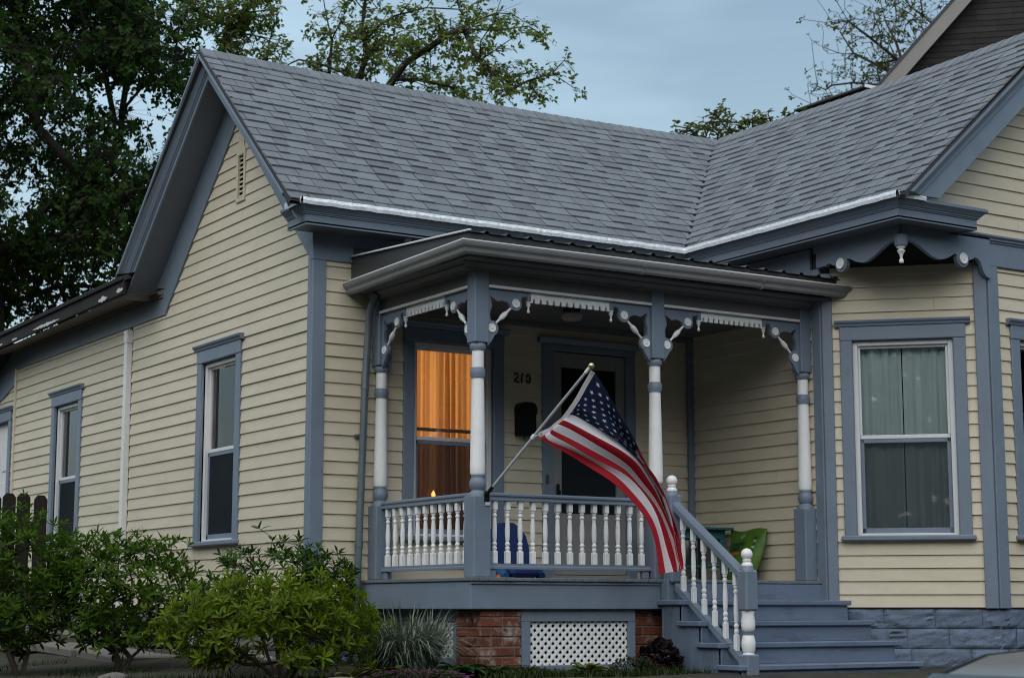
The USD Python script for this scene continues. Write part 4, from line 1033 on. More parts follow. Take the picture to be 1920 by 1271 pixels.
# scroll-sawn boards and corner pendant over the cut-away corner of the wing
def swag(L, flip=False):
    us = np.linspace(0, .62, 30)
    low = [(u, 3.705 if u < .05 else 3.705 - .132 * (1 - math.cos(math.pi * min(1, (u - .05) / .40))) / 2 + (.065 * ((u - .45) / .17) ** 1.6 if u > .45 else 0)) for u in us]
    pts = [(0, 3.83)] + low + [(.66, 3.60), (.86, 3.60), (.86, 3.60)]
    body = Polygon([(0, 3.84)] + low + [(.64, 3.64), (.80, 3.60), (.845, 3.615), (.875, 3.635), (.91, 3.63), (.945, 3.60), (.965, 3.55), (.99, 3.50), (1.02, 3.475), (L, 3.46), (L, 3.84)])
    return unary_union([body.buffer(0), Point(.725, 3.607).buffer(.074, 24)])
cxn, cyn = 4.10, -3.0
sg_ = grp('scroll_board', H)
obj('board', MB().extrude(swag(1.07), V3(cxn, cyn, 0), V3(1, 0, 0), Z, V3(0, -1, 0), -.02, .02), 'trim', sg_)
turned('rosette', [(0.0, .030), (.010, .030), (.012, .024), (.024, .022), (.045, .027), (.050, .022), (.050, .012)], V3(cxn + .725, cyn - .012, 3.607), 'white', sg_, 20, V3(0, -1, 0))
sg_ = grp('scroll_board', H)
obj('board', MB().extrude(swag(1.05).difference(sbox(.93, 3, 2, 3.62)), V3(cxn, cyn, 0), V3(0, 1, 0), Z, V3(-1, 0, 0), -.02, .02), 'trim', sg_)
turned('rosette', [(0.0, .030), (.010, .030), (.012, .024), (.024, .022), (.045, .027), (.050, .022), (.050, .012)], V3(cxn - .012, cyn + .725, 3.607), 'white', sg_, 20, V3(-1, 0, 0))
pg = grp('corner_pendant', H)
turned('socket', [(.055, 3.74), (.058, 3.66), (.050, 3.642), (.03, 3.636)], (cxn, cyn, 0), 'trim', pg)
turned('drop', [(0, 3.492), (.016, 3.496), (.022, 3.510), (.017, 3.525), (.011, 3.535), (.015, 3.565), (.030, 3.590), (.037, 3.602), (.028, 3.610), (.018, 3.617), (.038, 3.628), (.038, 3.640)], (cxn, cyn, 0), 'white', pg)
obj('cornice_moulding', MB().box(XR - .06, XR + .8, -2.985, -2.955, 3.76, 3.83, .005).box(XR - .06, XR - .03, -2.98, -1.9, 3.76, 3.83, .005), 'trim', H)
# ---------------------------------------------------------------- things on and about the porch
def thing(name, label, cat, **k): return grp(name, '/World', label=label, cat=cat, **k)
# flag
FK = {
 0:[(1.15,-2.62,2.38),(1.39,-2.60,2.08),(1.59,-2.58,1.83),(1.82,-2.56,1.53),(1.96,-2.54,1.26),(2.07,-2.52,0.88)],
 3:[(1.10,-2.54,2.23),(1.37,-2.50,2.05),(1.65,-2.45,1.82),(1.88,-2.42,1.53),(2.02,-2.41,1.26),(2.11,-2.40,0.88)],
 5:[(1.06,-2.49,2.14),(1.28,-2.50,2.02),(1.62,-2.51,1.78),(1.85,-2.51,1.52),(1.97,-2.51,1.26),(2.06,-2.51,0.88)],
 7:[(1.02,-2.44,2.05),(1.26,-2.42,2.00),(1.68,-2.39,1.78),(1.90,-2.38,1.54),(2.04,-2.39,1.26),(2.12,-2.40,0.88)],
 8:[(1.00,-2.42,2.01),(1.17,-2.44,1.95),(1.58,-2.47,1.75),(1.79,-2.49,1.54),(1.97,-2.50,1.25),(2.07,-2.51,0.88)],
 9:[(0.97,-2.39,1.98),(1.13,-2.41,1.92),(1.53,-2.42,1.73),(1.78,-2.43,1.54),(1.97,-2.45,1.26),(2.05,-2.46,0.87)],
 10:[(0.94,-2.37,1.95),(1.08,-2.37,1.88),(1.48,-2.38,1.72),(1.75,-2.39,1.55),(1.96,-2.40,1.27),(2.07,-2.41,0.86)],
 11:[(0.92,-2.34,1.93),(1.04,-2.36,1.85),(1.38,-2.38,1.71),(1.69,-2.41,1.56),(1.88,-2.43,1.27),(2.01,-2.45,0.86)],
 12:[(0.88,-2.32,1.91),(1.01,-2.33,1.83),(1.32,-2.35,1.72),(1.61,-2.37,1.55),(1.84,-2.39,1.28),(1.98,-2.40,0.85)],
 13:[(0.85,-2.29,1.89),(0.98,-2.32,1.81),(1.22,-2.34,1.71),(1.51,-2.37,1.54),(1.78,-2.39,1.28),(1.91,-2.42,0.84)]}
from scipy.interpolate import PchipInterpolator, CubicSpline
kb = sorted(FK); ka = [0, .2, .4, .6, .8, 1]
def flag_pt(a, b):
    rows = np.array([CubicSpline(ka, np.array(FK[k]))(a) for k in kb])      # (nb, na, 3)
    P = PchipInterpolator(kb, rows, axis=0)(b)                               # (b, a, 3)
    a_, b_ = np.meshgrid(a, b)
    w_ = .012 * np.sin(9 * a_ + .55 * b_) * np.minimum(1, a_ * 3) + .006 * np.sin(23 * a_ - .9 * b_)
    P = P + np.stack([.3 * w_, -w_, 0 * w_], -1)
    return P
fl = thing('flag', 'United States flag hanging in folds from the slanted pole on the porch corner column', 'flag')
def cloth(name, a0, a1, b0, b1, mt, par, na=None, nb=4, off=0.0, **k):
    na = na or max(3, int((a1 - a0) * 60))
    P = flag_pt(np.linspace(a0, a1, na), np.linspace(b0, b1, nb))
    du = np.gradient(P, axis=1); dv = np.gradient(P, axis=0); N_ = np.cross(du, dv); N_ /= np.linalg.norm(N_, axis=-1, keepdims=True) + 1e-9
    F, Bk = P + N_ * (off + .0012), P + N_ * (off - .0012)
    i, j = np.meshgrid(np.arange(nb - 1), np.arange(na - 1), indexing='ij')
    q = np.stack([i * na + j, i * na + j + 1, (i + 1) * na + j + 1, (i + 1) * na + j], -1).reshape(-1, 4)
    n = na * nb
    ring = [(0, j) for j in range(na)] + [(i, na - 1) for i in range(1, nb)] + [(nb - 1, j) for j in range(na - 2, -1, -1)] + [(i, 0) for i in range(nb - 2, 0, -1)]
    ids = np.array([i * na + j for i, j in ring]); nx_ = np.roll(ids, -1)
    sd = np.stack([ids, ids + n, nx_ + n, nx_], -1)
    return obj(name, MB().add(np.vstack([F.reshape(-1, 3), Bk.reshape(-1, 3)]), np.vstack([q, q[:, ::-1] + n, sd])), mt, par, smooth=50, **k)
for k in range(13):
    cloth('stripe', .41 if k < 7 else 0.0, 1.0, k + .0, k + 1, 'flag_red' if k % 2 == 0 else 'flag_white', fl)
ct = cloth('canton', 0.0, .41, 0, 7, 'flag_blue', fl, na=36, nb=22)
def star(ac, bc):
    R_, r_ = .0138, .0056
    mb = MB()
    for off in (.0030, -.0030):
        v = []
        for i in range(10):
            t = math.pi / 2 + i * math.pi / 5; q = R_ if i % 2 == 0 else r_
            v.append((ac + q * math.cos(t) , bc - q * math.sin(t) * 1.0 * 21))
        pts = [flag_pt(np.array([x_]), np.array([np.clip(y_, 0, 7)]))[0, 0] for x_, y_ in [(ac, bc)] + v]
        e = flag_pt(np.array([ac, ac + .01]), np.array([bc, min(7, bc + .3)]))
        N_ = nrm(np.cross(e[0, 1] - e[0, 0], e[1, 0] - e[0, 0]))
        pts = np.array(pts) + N_ * off
        f = np.array([[0, 1 + i, 1 + (i + 1) % 10] for i in range(10)])
        mb.add(pts, f if off < 0 else f[:, ::-1])
    obj('star', mb, 'flag_white', fl)
for rI in range(9):
    for cI in range(6 if rI % 2 == 0 else 5):
        star(.41 * ((cI + .5) / 6 if rI % 2 == 0 else (cI + 1) / 6), 7 * (rI + .9) / 9.8)
# heading along the pole edge
a = np.linspace(0, 13, 22)
P = flag_pt(np.array([0.0]), a)[:, 0]
din = nrm(np.mean([P[-1] - V3(.81, -2.27, 1.92) + V3(0, 0, 0.0)], 0))
tang = np.gradient(P, axis=0); tang /= np.linalg.norm(tang, axis=1, keepdims=True)
outw = np.cross(tang, V3(.45, .85, .1)); outw /= np.linalg.norm(outw, axis=1, keepdims=True)
if np.mean(outw[:, 0]) > 0: outw = -outw
Q = P + outw * .036
n = len(P)
nv_ = np.cross(tang, outw)
vv = np.vstack([P + nv_ * .0016, Q + nv_ * .0016, P - nv_ * .0016, Q - nv_ * .0016])
i = np.arange(n - 1)
ff = np.vstack([np.stack([i, i + 1, n + i + 1, n + i], -1), np.stack([2 * n + i, 3 * n + i, 3 * n + i + 1, 2 * n + i + 1], -1), np.stack([n + i, n + i + 1, 3 * n + i + 1, 3 * n + i], -1)])
obj('heading', MB().add(vv, ff), 'heading', fl)
for e in (0, -1):
    c = (P[e] + Q[e]) / 2 + tang[e] * (.02 if e == 0 else -.02)
    obj('grommet', MB().lathe([(.005, -.003), (.009, -.003), (.009, .003), (.005, .003), (.005, -.003)], c, 10, nv_[e]), 'brass', fl)
fp = thing('flagpole', 'thin grey flagpole with a gold ball slanting out from the porch corner column', 'flagpole')
pa, pb = V3(.655, -1.83, 1.47), V3(1.053, -2.685, 2.405)
obj('pole', MB().tube([pa, pb], .0115, 10), 'alu', fp, smooth=40)
dp = nrm(pb - pa)
obj('ball_finial', MB().lathe([(.024 * math.sin(t) + 1e-4, -.024 * math.cos(t)) for t in np.linspace(0, math.pi, 12)], pb + dp * .022, 16, dp), 'brass', fp, smooth=True)
obj('pole_tip', MB().tube([pb - dp * .05, pb + dp * .004], .0145, 10), 'vinyl', fp, smooth=40)
obj('ring', MB().tube([pa + dp * .59, pa + dp * .625], .0185, 10), 'vinyl', fp, smooth=40)
obj('clip', MB().tube([pa + dp * .607, P[-1] + outw[-1] * .02], .004, 5), 'vinyl', fp)
obj('clip', MB().tube([pb + V3(0, 0, -.01), P[0] + outw[0] * .018], .003, 5), 'brass', fp)
obj('socket', MB().tube([pa - dp * .01, pa + dp * .075], .015, 10), 'black', fp, smooth=40)
obj('mount_plate', MB().box(.635, .685, -1.822, -1.811, 1.405, 1.49, .004), 'black', fp)
obj('mount_foot', MB().box(.645, .69, -1.820, -1.811, 1.375, 1.404, .003), 'heading', fp)

# mailbox
mbx = thing('mailbox', 'black wall mailbox on the siding between lit window and front door', 'mailbox')
sh = Polygon([(-.092, -.15), (.092, -.15), (.092, .11), (.075, .145), (.04, .158), (-.04, .158), (-.075, .145), (-.092, .11)])
obj('body', MB().extrude(sh.buffer(-.008).buffer(.008), V3(2.155, -.025, 2.295), V3(1, 0, 0), Z, V3(0, -1, 0), 0, .085), 'black', mbx)
obj('lid', MB().extrude(sh.intersection(sbox(-1, .06, 1, 1)).buffer(.005), V3(2.155, -.025, 2.295), V3(1, 0, 0), Z, V3(0, -1, 0), 0, .096), 'black', mbx)
obj('hook', MB().tube([(2.11, -.10, 2.155), (2.11, -.115, 2.12), (2.115, -.125, 2.14)], .006, 5).tube([(2.20, -.10, 2.155), (2.20, -.115, 2.12), (2.205, -.125, 2.14)], .006, 5), 'black', mbx)
# house number
hn = thing('house_number', 'dark house number 210 on the siding above the mailbox', 'house number')
def digit(paths, c):
    mb = MB()
    for p in paths:
        p = np.array(p)
        mb.tube([V3(c + u, -.026, 2.690 + w_) for u, w_ in p], .0072, 6)
    obj('digit', mb, 'black', hn)
digit([[(-.026, .026), (-.018, .040), (0, .045), (.016, .036), (.016, .018), (0, -.008), (-.02, -.028), (-.028, -.036), (-.01, -.034), (.02, -.040), (.03, -.044)]], 2.083)
digit([[(.006, .045), (-.006, .026), (-.009, -.01), (-.004, -.045)]], 2.147)
digit([[(.022 * math.cos(t) * 1.0, .040 * math.sin(t)) for t in np.linspace(0, 2 * math.pi, 15)]], 2.213)
# porch ceiling lamp
lp = thing('ceiling_lamp', 'round unlit glass lamp on the porch ceiling before the door', 'lamp')
obj('glass', MB().lathe([(0, -.085), (.05, -.085), (.082, -.075), (.095, -.05), (.095, -.028), (.07, -.006), (.05, 0)], (2.13, -.87, 3.20), 20), 'lamp_glass', lp, smooth=40)
obj('base', MB().lathe([(0, -.02), (.07, -.02), (.075, .0), (.075, .024), (0, .024)], (2.13, -.87, 3.205), 16), 'black', lp, smooth=30)
# small round-backed child's seat in blue
ch = thing('child_seat', 'small blue padded child seat with rounded back on the porch floor', 'chair')
bk = [(-.155, 0), (-.165, .14), (-.165, .26), (-.145, .34), (-.10, .40), (-.04, .435), (.04, .435), (.10, .40), (.145, .34), (.165, .26), (.165, .14), (.175, .02), (.17, 0)]
O = V3(1.80, -.34, ZDK)
obj('back', MB().extrude(affinity.scale(Polygon(bk), 1.12, 1.16, origin=(0, 0)).buffer(.02).buffer(-.005), O, V3(1, 0, 0), nrm(V3(0, .10, 1)), V3(0, -1, 0), -.05, .05), 'plastic_blue', ch)
obj('seat', MB().obox(O + V3(0, -.16, .075), V3(1, 0, 0), V3(0, 1, 0), Z, .15, .13, .05, .04), 'plastic_blue', ch)
obj('arm', MB().tube([O + V3(.165, -.02, .11), O + V3(.185, -.12, .09), O + V3(.19, -.25, .04)], [.045, .045, .035], 10), 'plastic_blue', ch, smooth=50)
obj('arm', MB().tube([O + V3(-.165, -.02, .11), O + V3(-.185, -.12, .09), O + V3(-.19, -.25, .04)], [.045, .045, .035], 10), 'plastic_light', ch, smooth=50)
obj('emblem', MB().obox(O + V3(-.02, -.055, .12), V3(1, 0, 0), Z, V3(0, -1, 0), .06, .05, .004, .003), 'plastic_purple', ch)
tb = thing('toy', 'bright blue toy with an orange spot on the porch floor beside the small seat', 'toy')
obj('body', MB().lathe([(1e-3, 0), (.06, 0), (.075, .03), (.065, .07), (.03, .095), (1e-3, .10)], (1.42, -.55, ZDK), 14), 'plastic_light', tb, smooth=50)
obj('spot', MB().lathe([(1e-3, 0), (.03, 0), (.036, .02), (.02, .05), (1e-3, .055)], (1.54, -.58, ZDK), 10), 'bag_orange', tb, smooth=50)
# teal side table
tt = thing('side_table', 'teal side table against the porch wall behind the stair railing', 'table')
tx, ty = 3.74, -.48
obj('top', MB().box(tx - .34, tx + .34, ty - .24, ty + .24, 1.300, 1.325, .006), 'teal', tt)
obj('apron', MB().box(tx - .28, tx + .28, ty - .18, ty + .18, 1.215, 1.299, .004), 'teal', tt)
for sx in (-1, 1):
    for sy in (-1, 1):
        obj('leg', MB().beam(V3(tx + sx * .25, ty + sy * .15, 1.22), V3(tx + sx * .27, ty + sy * .17, ZDK), .055, .055, V3(1, 0, 0), .008), 'teal', tt)
obj('shelf', MB().box(tx - .24, tx + .24, ty - .14, ty + .14, .95, .97, .004), 'teal', tt)
# green bag of potting soil
gb = thing('soil_bag', 'green plastic soil bag with an orange band leaning on the porch wall', 'bag')
nu, nv = 13, 15
U_, V_ = np.meshgrid(np.linspace(0, 1, nu), np.linspace(0, 1, nv), indexing='ij')
yb_ = -1.17 + .50 * U_ - .035 * np.sin(V_ * 3) + (.5 - U_) * .05 * (1 - V_)
zb_ = ZDK + .485 * V_ + .012 * np.sin(7 * U_) * V_
bul = .095 * np.sin(np.pi * np.clip(U_, .0, 1)) ** .6 * np.sin(np.pi * np.clip(V_ * .93 + .07, 0, 1)) ** .6
bul = bul * (1 + .35 * (meshkit.fbm(np.stack([U_ * 5, V_ * 6, U_ * 0], -1), 3, 9) - .5))
xf = 4.055 - .17 * (1 - V_) ** 1.2 + .035
Fp = np.stack([xf - bul - .012, yb_, zb_], -1); Bp = np.stack([xf + bul * .3 + .006, yb_, zb_], -1)
i, j = np.meshgrid(np.arange(nu - 1), np.arange(nv - 1), indexing='ij')
q = np.stack([i * nv + j, (i + 1) * nv + j, (i + 1) * nv + j + 1, i * nv + j + 1], -1).reshape(-1, 4)
ring = [(i, 0) for i in range(nu)] + [(nu - 1, j) for j in range(1, nv)] + [(i, nv - 1) for i in range(nu - 2, -1, -1)] + [(0, j) for j in range(nv - 2, 0, -1)]
ids = np.array([a * nv + b for a, b in ring]); nx2 = np.roll(ids, -1); n = nu * nv
obj('sack', MB().add(np.vstack([Fp.reshape(-1, 3), Bp.reshape(-1, 3)]), np.vstack([q[:, ::-1], q + n, np.stack([ids, nx2, nx2 + n, ids + n], -1)])), 'bag_green', gb, smooth=60)
def on_bag(u, v, lift=.004):
    a = min(nu - 1.001, max(0, u * (nu - 1))); b = min(nv - 1.001, max(0, v * (nv - 1)))
    i, j = int(a), int(b); s, t = a - i, b - j
    return (Fp[i, j] * (1 - s) * (1 - t) + Fp[i + 1, j] * s * (1 - t) + Fp[i, j + 1] * (1 - s) * t + Fp[i + 1, j + 1] * s * t) - V3(lift, 0, 0)
def patch(name, u0, u1, v0, v1, mt, nn=6):
    a, b = np.meshgrid(np.linspace(u0, u1, nn), np.linspace(v0, v1, 4), indexing='ij')
    P = np.array([[on_bag(a[i, j], b[i, j]) for j in range(4)] for i in range(nn)])
    i, j = np.meshgrid(np.arange(nn - 1), np.arange(3), indexing='ij')
    q = np.stack([i * 4 + j, i * 4 + j + 1, (i + 1) * 4 + j + 1, (i + 1) * 4 + j], -1).reshape(-1, 4)
    obj(name, MB().add(P.reshape(-1, 3), q), mt, gb, smooth=True)
r = np.random.default_rng(66)
for row, (v0, v1, k) in enumerate(((.70, .765, 7), (.60, .675, 5))):
    u = .80
    for _ in range(k):
        w_ = r.uniform(.035, .055); patch('print', u - w_, u, v0, v1, 'bag_dark', 3); u -= w_ + .016
patch('print', .45, .86, .515, .575, 'bag_orange'); patch('print', .46, .56, .845, .90, 'bag_pale', 4); patch('print', .48, .54, .86, .888, 'bag_dark', 4)
for k in range(7): patch('print', .13, .13 + r.uniform(.04, .08), .45 + k * .06, .45 + k * .06 + .028, 'bag_pale' if k % 2 else 'bag_dark', 3)
patch('print', .38, .62, .27, .36, 'bag_dark'); patch('print', .44, .58, .20, .24, 'bag_pale')

# curtains
def curtain(fr, s0, s1, z0, z1, d, mt, label, folds, seed, group=None, amp=.022):
    r = np.random.default_rng(seed); nu = int((s1 - s0) * 90)
    u = np.linspace(0, 1, nu); ph = 2 * np.pi * folds * (u + .06 * np.sin(7 * u + seed)) + r.uniform(0, 6)
    zz = np.linspace(0, 1, 7)
    v = []
    for t in zz:
        dd = d + amp * (.55 + .45 * (1 - t)) * (np.sin(ph) + .4 * np.sin(2.3 * ph + 1 + t))
        for k in range(nu): v.append(fr(s0 + (s1 - s0) * u[k], z0 + (z1 - z0) * t, dd[k]))
    i, j = np.meshgrid(np.arange(6), np.arange(nu - 1), indexing='ij')
    q = np.stack([i * nu + j, i * nu + j + 1, (i + 1) * nu + j + 1, (i + 1) * nu + j], -1).reshape(-1, 4)
    obj('curtain', MB().add(np.array(v), q), mt, smooth=True, label=label, cat='curtain')
curtain(FB, .93, 1.355, 1.15, 3.0, -.20, 'curtain_lit', 'lamplit orange curtain panel left of the seam in the porch window', 5, 3, amp=.040)
curtain(FB, 1.365, 1.92, 1.15, 3.0, -.22, 'curtain_lit', 'lamplit orange curtain panel right of the seam, beside the porch column', 6, 5, amp=.040)
curtain(FD, .24, .69, 1.15, 3.0, -.125, 'curtain_gray', 'sheer grey green curtain panel in the left half of the big corner window', 4, 7, amp=.03)
curtain(FD, .70, 1.18, 1.15, 3.0, -.132, 'curtain_gray', 'sheer grey green curtain panel in the right half of the big corner window', 4, 9, amp=.03)
curtain(FE, .34, 1.28, 1.15, 3.0, -.125, 'curtain_gray', 'sheer grey curtain in the window cut off by the right edge of the photo', 7, 11)
curtain(FA, 1.55, 2.05, 1.15, 3.0, -.20, 'curtain_dim', 'dim curtain in the taller-looking gable side window, nearer the house corner', 5, 13)
curtain(FA, 2.10, 2.50, 1.15, 3.0, -.24, 'curtain_dim', 'dim curtain at the far side of the nearer gable side window', 4, 15)
curtain(FA, 6.05, 6.98, 2.2, 3.0, -.18, 'curtain_dim', 'swagged dim valance in the gable side window beside the fence', 8, 17)
# electric candle on the window sill and the lamp of the lit room
cn = thing('window_candle', 'glowing electric candle at the foot of the lit porch window', 'candle')
cx_, cy_ = 1.262, .085
obj('base', MB().lathe([(0, 0), (.032, 0), (.032, .012), (.012, .02), (.0, .02)], (cx_, cy_, 1.21), 12), 'brass', cn)
obj('stick', MB().lathe([(.010, .015), (.010, .345), (0, .345)], (cx_, cy_, 1.21), 8), 'vinyl', cn)
obj('bulb', MB().lathe([(1e-3, .345), (.013, .352), (.020, .370), (.014, .395), (1e-3, .415)], (cx_, cy_, 1.21), 10), 'flame', cn, smooth=True)
lt = thing('table_lamp', 'hidden lamp that lights the room behind the orange curtains', 'lamp')
obj('shade', MB().lathe([(.16, 0), (.11, .22), (.112, .22), (.162, 0), (.16, 0)], (0.75, 1.75, 1.9), 20), 'paper', lt, smooth=40)
obj('stand', MB().lathe([(0, .66), (.12, .66), (.12, .69), (.02, .71), (.02, 1.98), (0, 1.98)], (0.75, 1.75, 0), 12), 'brass', lt, smooth=30)
sp = UsdLux.SphereLight.Define(stage, '/World/room_light')
sp.CreateRadiusAttr(.09); UsdLux.LightAPI(sp.GetPrim()).CreateIntensityAttr(380.0); UsdLux.LightAPI(sp.GetPrim()).CreateColorAttr(Gf.Vec3f(1.0, .56, .25))
sp.AddTranslateOp().Set(Gf.Vec3d(0.75, 1.75, 2.35))

# ---------------------------------------------------------------- fence at the left
fn = thing('picket_fence', 'dark weathered dog-eared picket fence at the left edge of the yard', 'fence')
r = np.random.default_rng(71)
for k in range(13):
    x = -.80 - k * .155 + (0 if k else .03); y = 5.0
    h = 1.78 + r.uniform(-.02, .02); z0 = float(ground_z(x, y)) - .03
    sh = Polygon([(-.07, 0), (.07, 0), (.07, h - z0 - .045), (.035, h - z0), (-.035, h - z0), (-.07, h - z0 - .045)])
    obj('picket', MB().extrude(sh, V3(x, y, z0), nrm(V3(1, 0, r.uniform(-.015, .015))), Z, V3(0, -1, 0), 0, .018, float(r.uniform(.2, 1))), 'picket', fn)
for zz in (.65, 1.4): obj('rail', MB().box(-2.9, -.70, 5.002, 5.045, zz, zz + .09, .004), 'picket', fn)

# ---------------------------------------------------------------- neighbour house
nh = thing('neighbour_house', 'dark shingled neighbour house with pale rake board behind the right roof', 'house')
NFO = CAM + V3(math.sin(.768), math.cos(.768), 0) * 37.0      # foot of the rake, as far off as it stands
NFO[2] = 0
nS, nB = nrm(V3(math.cos(.768), -math.sin(.768), 0)), nrm(V3(math.sin(.768), math.cos(.768), 0))
nz0, ns = 11.02, 1.10
half = 4.1; zr = nz0 + half * ns
NF = Frame(NFO, nS, -nB)
obj('wall', MB().extrude(Polygon([(.45, -.3), (2 * half - .45, -.3), (2 * half - .45, nz0 + .3), (half, zr - .25), (.45, nz0 + .3)]), NFO, nS, Z, nB, .0, 9.0), 'gable_wall', nh)
r = np.random.default_rng(73)
z = 9.6
while z < zr - .5:
    hw = (zr - .25 - z) / ns
    u0, u1 = max(.45, half - hw), min(2 * half - .45, half + hw)
    u = u0 - r.uniform(0, .5)
    while u < min(u1, 5.0):
        w_ = r.uniform(.5, 1.4); a_, b_ = max(u, u0), min(u + w_, u1); u += w_
        if b_ - a_ > .03:
            obj('wall_shingle', MB().obox(NF((a_ + b_) / 2, z + .06, .012), nS, nrm(Z + nB * .10), nrm(-nB + Z * .10), (b_ - a_) / 2 - .003, .066, .006, 0, float(r.uniform(0, 1))), 'gable_wall', nh)
    z += .125
for sgn in (-1, 1):
    e, t = NF(half + sgn * half, nz0, .30), NF(half, zr, .30)
    d = nrm(t - e); u = np.cross(nB, d); u = u if u[2] > 0 else -u
    obj('rake_board', MB().sweep([(-.02, -.27), (.02, -.27), (.02, 0), (-.02, 0)], e, t, nB, u, m1=nS, m0=Z), 'rake_tan', nh)
    obj('roof', MB().sweep([(-.04, .003), (9.3, .003), (9.3, .06), (-.04, .06)], e - d * .06, t, nB, u, m1=nS), 'shingle_dark', nh)
ec = CAM + (FWD + RIGHT * (1621 - 960) / 3330 + UP * (635.5 - 159) / 3330) * 36.0
obj('side_roof', MB().box(ec[0], ec[0] + 1.2, ec[1], ec[1] + 2.15, ec[2] - .05, ec[2], .01), 'shingle_dark', nh)
obj('side_roof_trim', MB().box(ec[0], ec[0] + 1.2, ec[1] - .02, ec[1] - .004, ec[2] - .055, ec[2] + .012), 'vinyl', nh)

# ---------------------------------------------------------------- parked car
car = thing('parked_car', 'silver beige car roof and windows at the lower right corner, out of focus', 'car', )
cxo, cyo = -2.14, -10.22
body = [(-2.15, .28), (-2.2, .55), (-2.12, .70), (-1.5, .84), (-.95, .90), (1.35, .93), (2.0, .90), (2.2, .80), (2.25, .45), (2.18, .28)]
roofp = [(-1.02, .88), (-.30, 1.34), (.0, 1.425), (.45, 1.455), (.9, 1.44), (1.3, 1.36), (1.75, 1.10), (2.0, .90)]
def hullmesh(prof, y0, y1, inset, zmid, name, mt):
    """A side profile carried across the width with tumblehome."""
    p = np.array(prof + []); k = len(p)
    secs = []
    for t in np.linspace(-1, 1, 9):
        yy = (y0 + y1) / 2 + t * (y1 - y0) / 2
        s = 1 - .10 * abs(t) ** 4
        q = np.stack([p[:, 0] * (1 - .02 * abs(t) ** 3), np.full(k, yy), zmid + (p[:, 1] - zmid) * (1 - inset * abs(t) ** 5)], -1)
        secs.append(q + V3(cxo, cyo, -1.0))
    v = np.vstack(secs); f = []
    for i in range(8):
        for j in range(k):
            f.append([i * k + j, i * k + (j + 1) % k, (i + 1) * k + (j + 1) % k, (i + 1) * k + j])
    tri = trimesh.creation.triangulate_polygon(Polygon(prof), engine='earcut')
    mb = MB().add(v, np.array(f))
    for e in (0, 8):
        ring = secs[e]; c = ring.mean(0)
        ff = np.array([[k, j, (j + 1) % k] for j in range(k)])
        mb.add(np.vstack([ring, c]), ff if e == 8 else ff[:, ::-1])
    obj(name, mb, mt, car, smooth=35)
hullmesh(body, -.86, .86, .03, .3, 'body', 'car_paint')
hullmesh(roofp, -.64, .64, .02, .88, 'cabin', 'car_paint')
def carplate(name, pts, off, mt):
    for s in (-1, 1):
        P = np.array([[x_, s * (.646 + max(0, 1.30 - z_) * .20 + off), z_] for x_, z_ in pts]) + V3(cxo, cyo, -1.0)
        k = len(P); c = P.mean(0)
        f = np.array([[k, j, (j + 1) % k] for j in range(k)])
        Q = P - V3(0, s * .06, 0)
        mb = MB().add(np.vstack([P, c]), f if s > 0 else f[:, ::-1])
        sd = np.array([[j, (j + 1) % k, k + (j + 1) % k, k + j] for j in range(k)])
        mb.add(np.vstack([P, Q]), sd)
        obj(name, mb, mt, car)
carplate('side_window', [(-.66, .96), (-.26, 1.335), (.05, 1.405), (.30, 1.430), (.30, .96)], .004, 'car_glass')
carplate('side_window', [(.36, .96), (.36, 1.432), (.75, 1.425), (1.1, 1.345), (1.4, 1.16), (1.45, .98)], .004, 'car_glass')
for s in (-1, 1):
    obj('roof_seal', MB().tube([V3(cxo + x_, cyo + s * .645, z_ - 1.0 - .012) for x_, z_ in [(-.95, .93), (-.30, 1.338), (.0, 1.420), (.45, 1.448), (.9, 1.432), (1.3, 1.35), (1.75, 1.09)]], .012, 6), 'black', car)
obj('roof_seal', MB().tube([V3(cxo - .29, cyo + q * .62, .353) for q in np.linspace(-1, 1, 5)], .010, 6), 'black', car)
obj('windscreen', MB().add(np.array([[-1.0, -.66, .915], [-1.0, .66, .915], [-.30, .58, 1.352], [-.30, -.58, 1.352]]) + V3(cxo, cyo, -1.0) + V3(-.02, 0, .012), [[0, 2, 1], [0, 3, 2]]), 'car_glass', car)
for sx in (-1.35, 1.4):
    for sy in (-1, 1):
        w_ = grp('wheel', car)
        obj('tyre', MB().lathe([(.20, -.09), (.29, -.10), (.315, -.07), (.315, .07), (.29, .10), (.20, .09)], V3(cxo + sx, cyo + sy * .80, -1.018 + .315), 22, V3(0, 1, 0)), 'tyre', w_, smooth=40)
        obj('rim', MB().lathe([(1e-3, .05), (.06, .055), (.16, .03), (.20, .07), (.20, -.07), (1e-3, -.05)], V3(cxo + sx, cyo + sy * .80, -1.018 + .315), 16, V3(0, float(sy), 0)), 'alu', w_, smooth=30)
for sy in (-1, 1):
    obj('headlight', MB().obox(V3(cxo - 2.14, cyo + sy * .6, -1.018 + .66), V3(0, 1, 0), V3(1, 0, .2), Z, .17, .05, .06, .03), 'lamp_glass', car)
    obj('tail_light', MB().obox(V3(cxo + 2.18, cyo + sy * .62, -1.018 + .72), V3(0, 1, 0), V3(1, 0, 0), Z, .15, .04, .09, .03), 'flag_red', car)
    obj('door_mirror', MB().obox(V3(cxo - .55, cyo + sy * .95, -1.018 + .98), V3(1, 0, 0), V3(0, 1, 0), Z, .07, .09, .06, .03), 'car_paint', car)
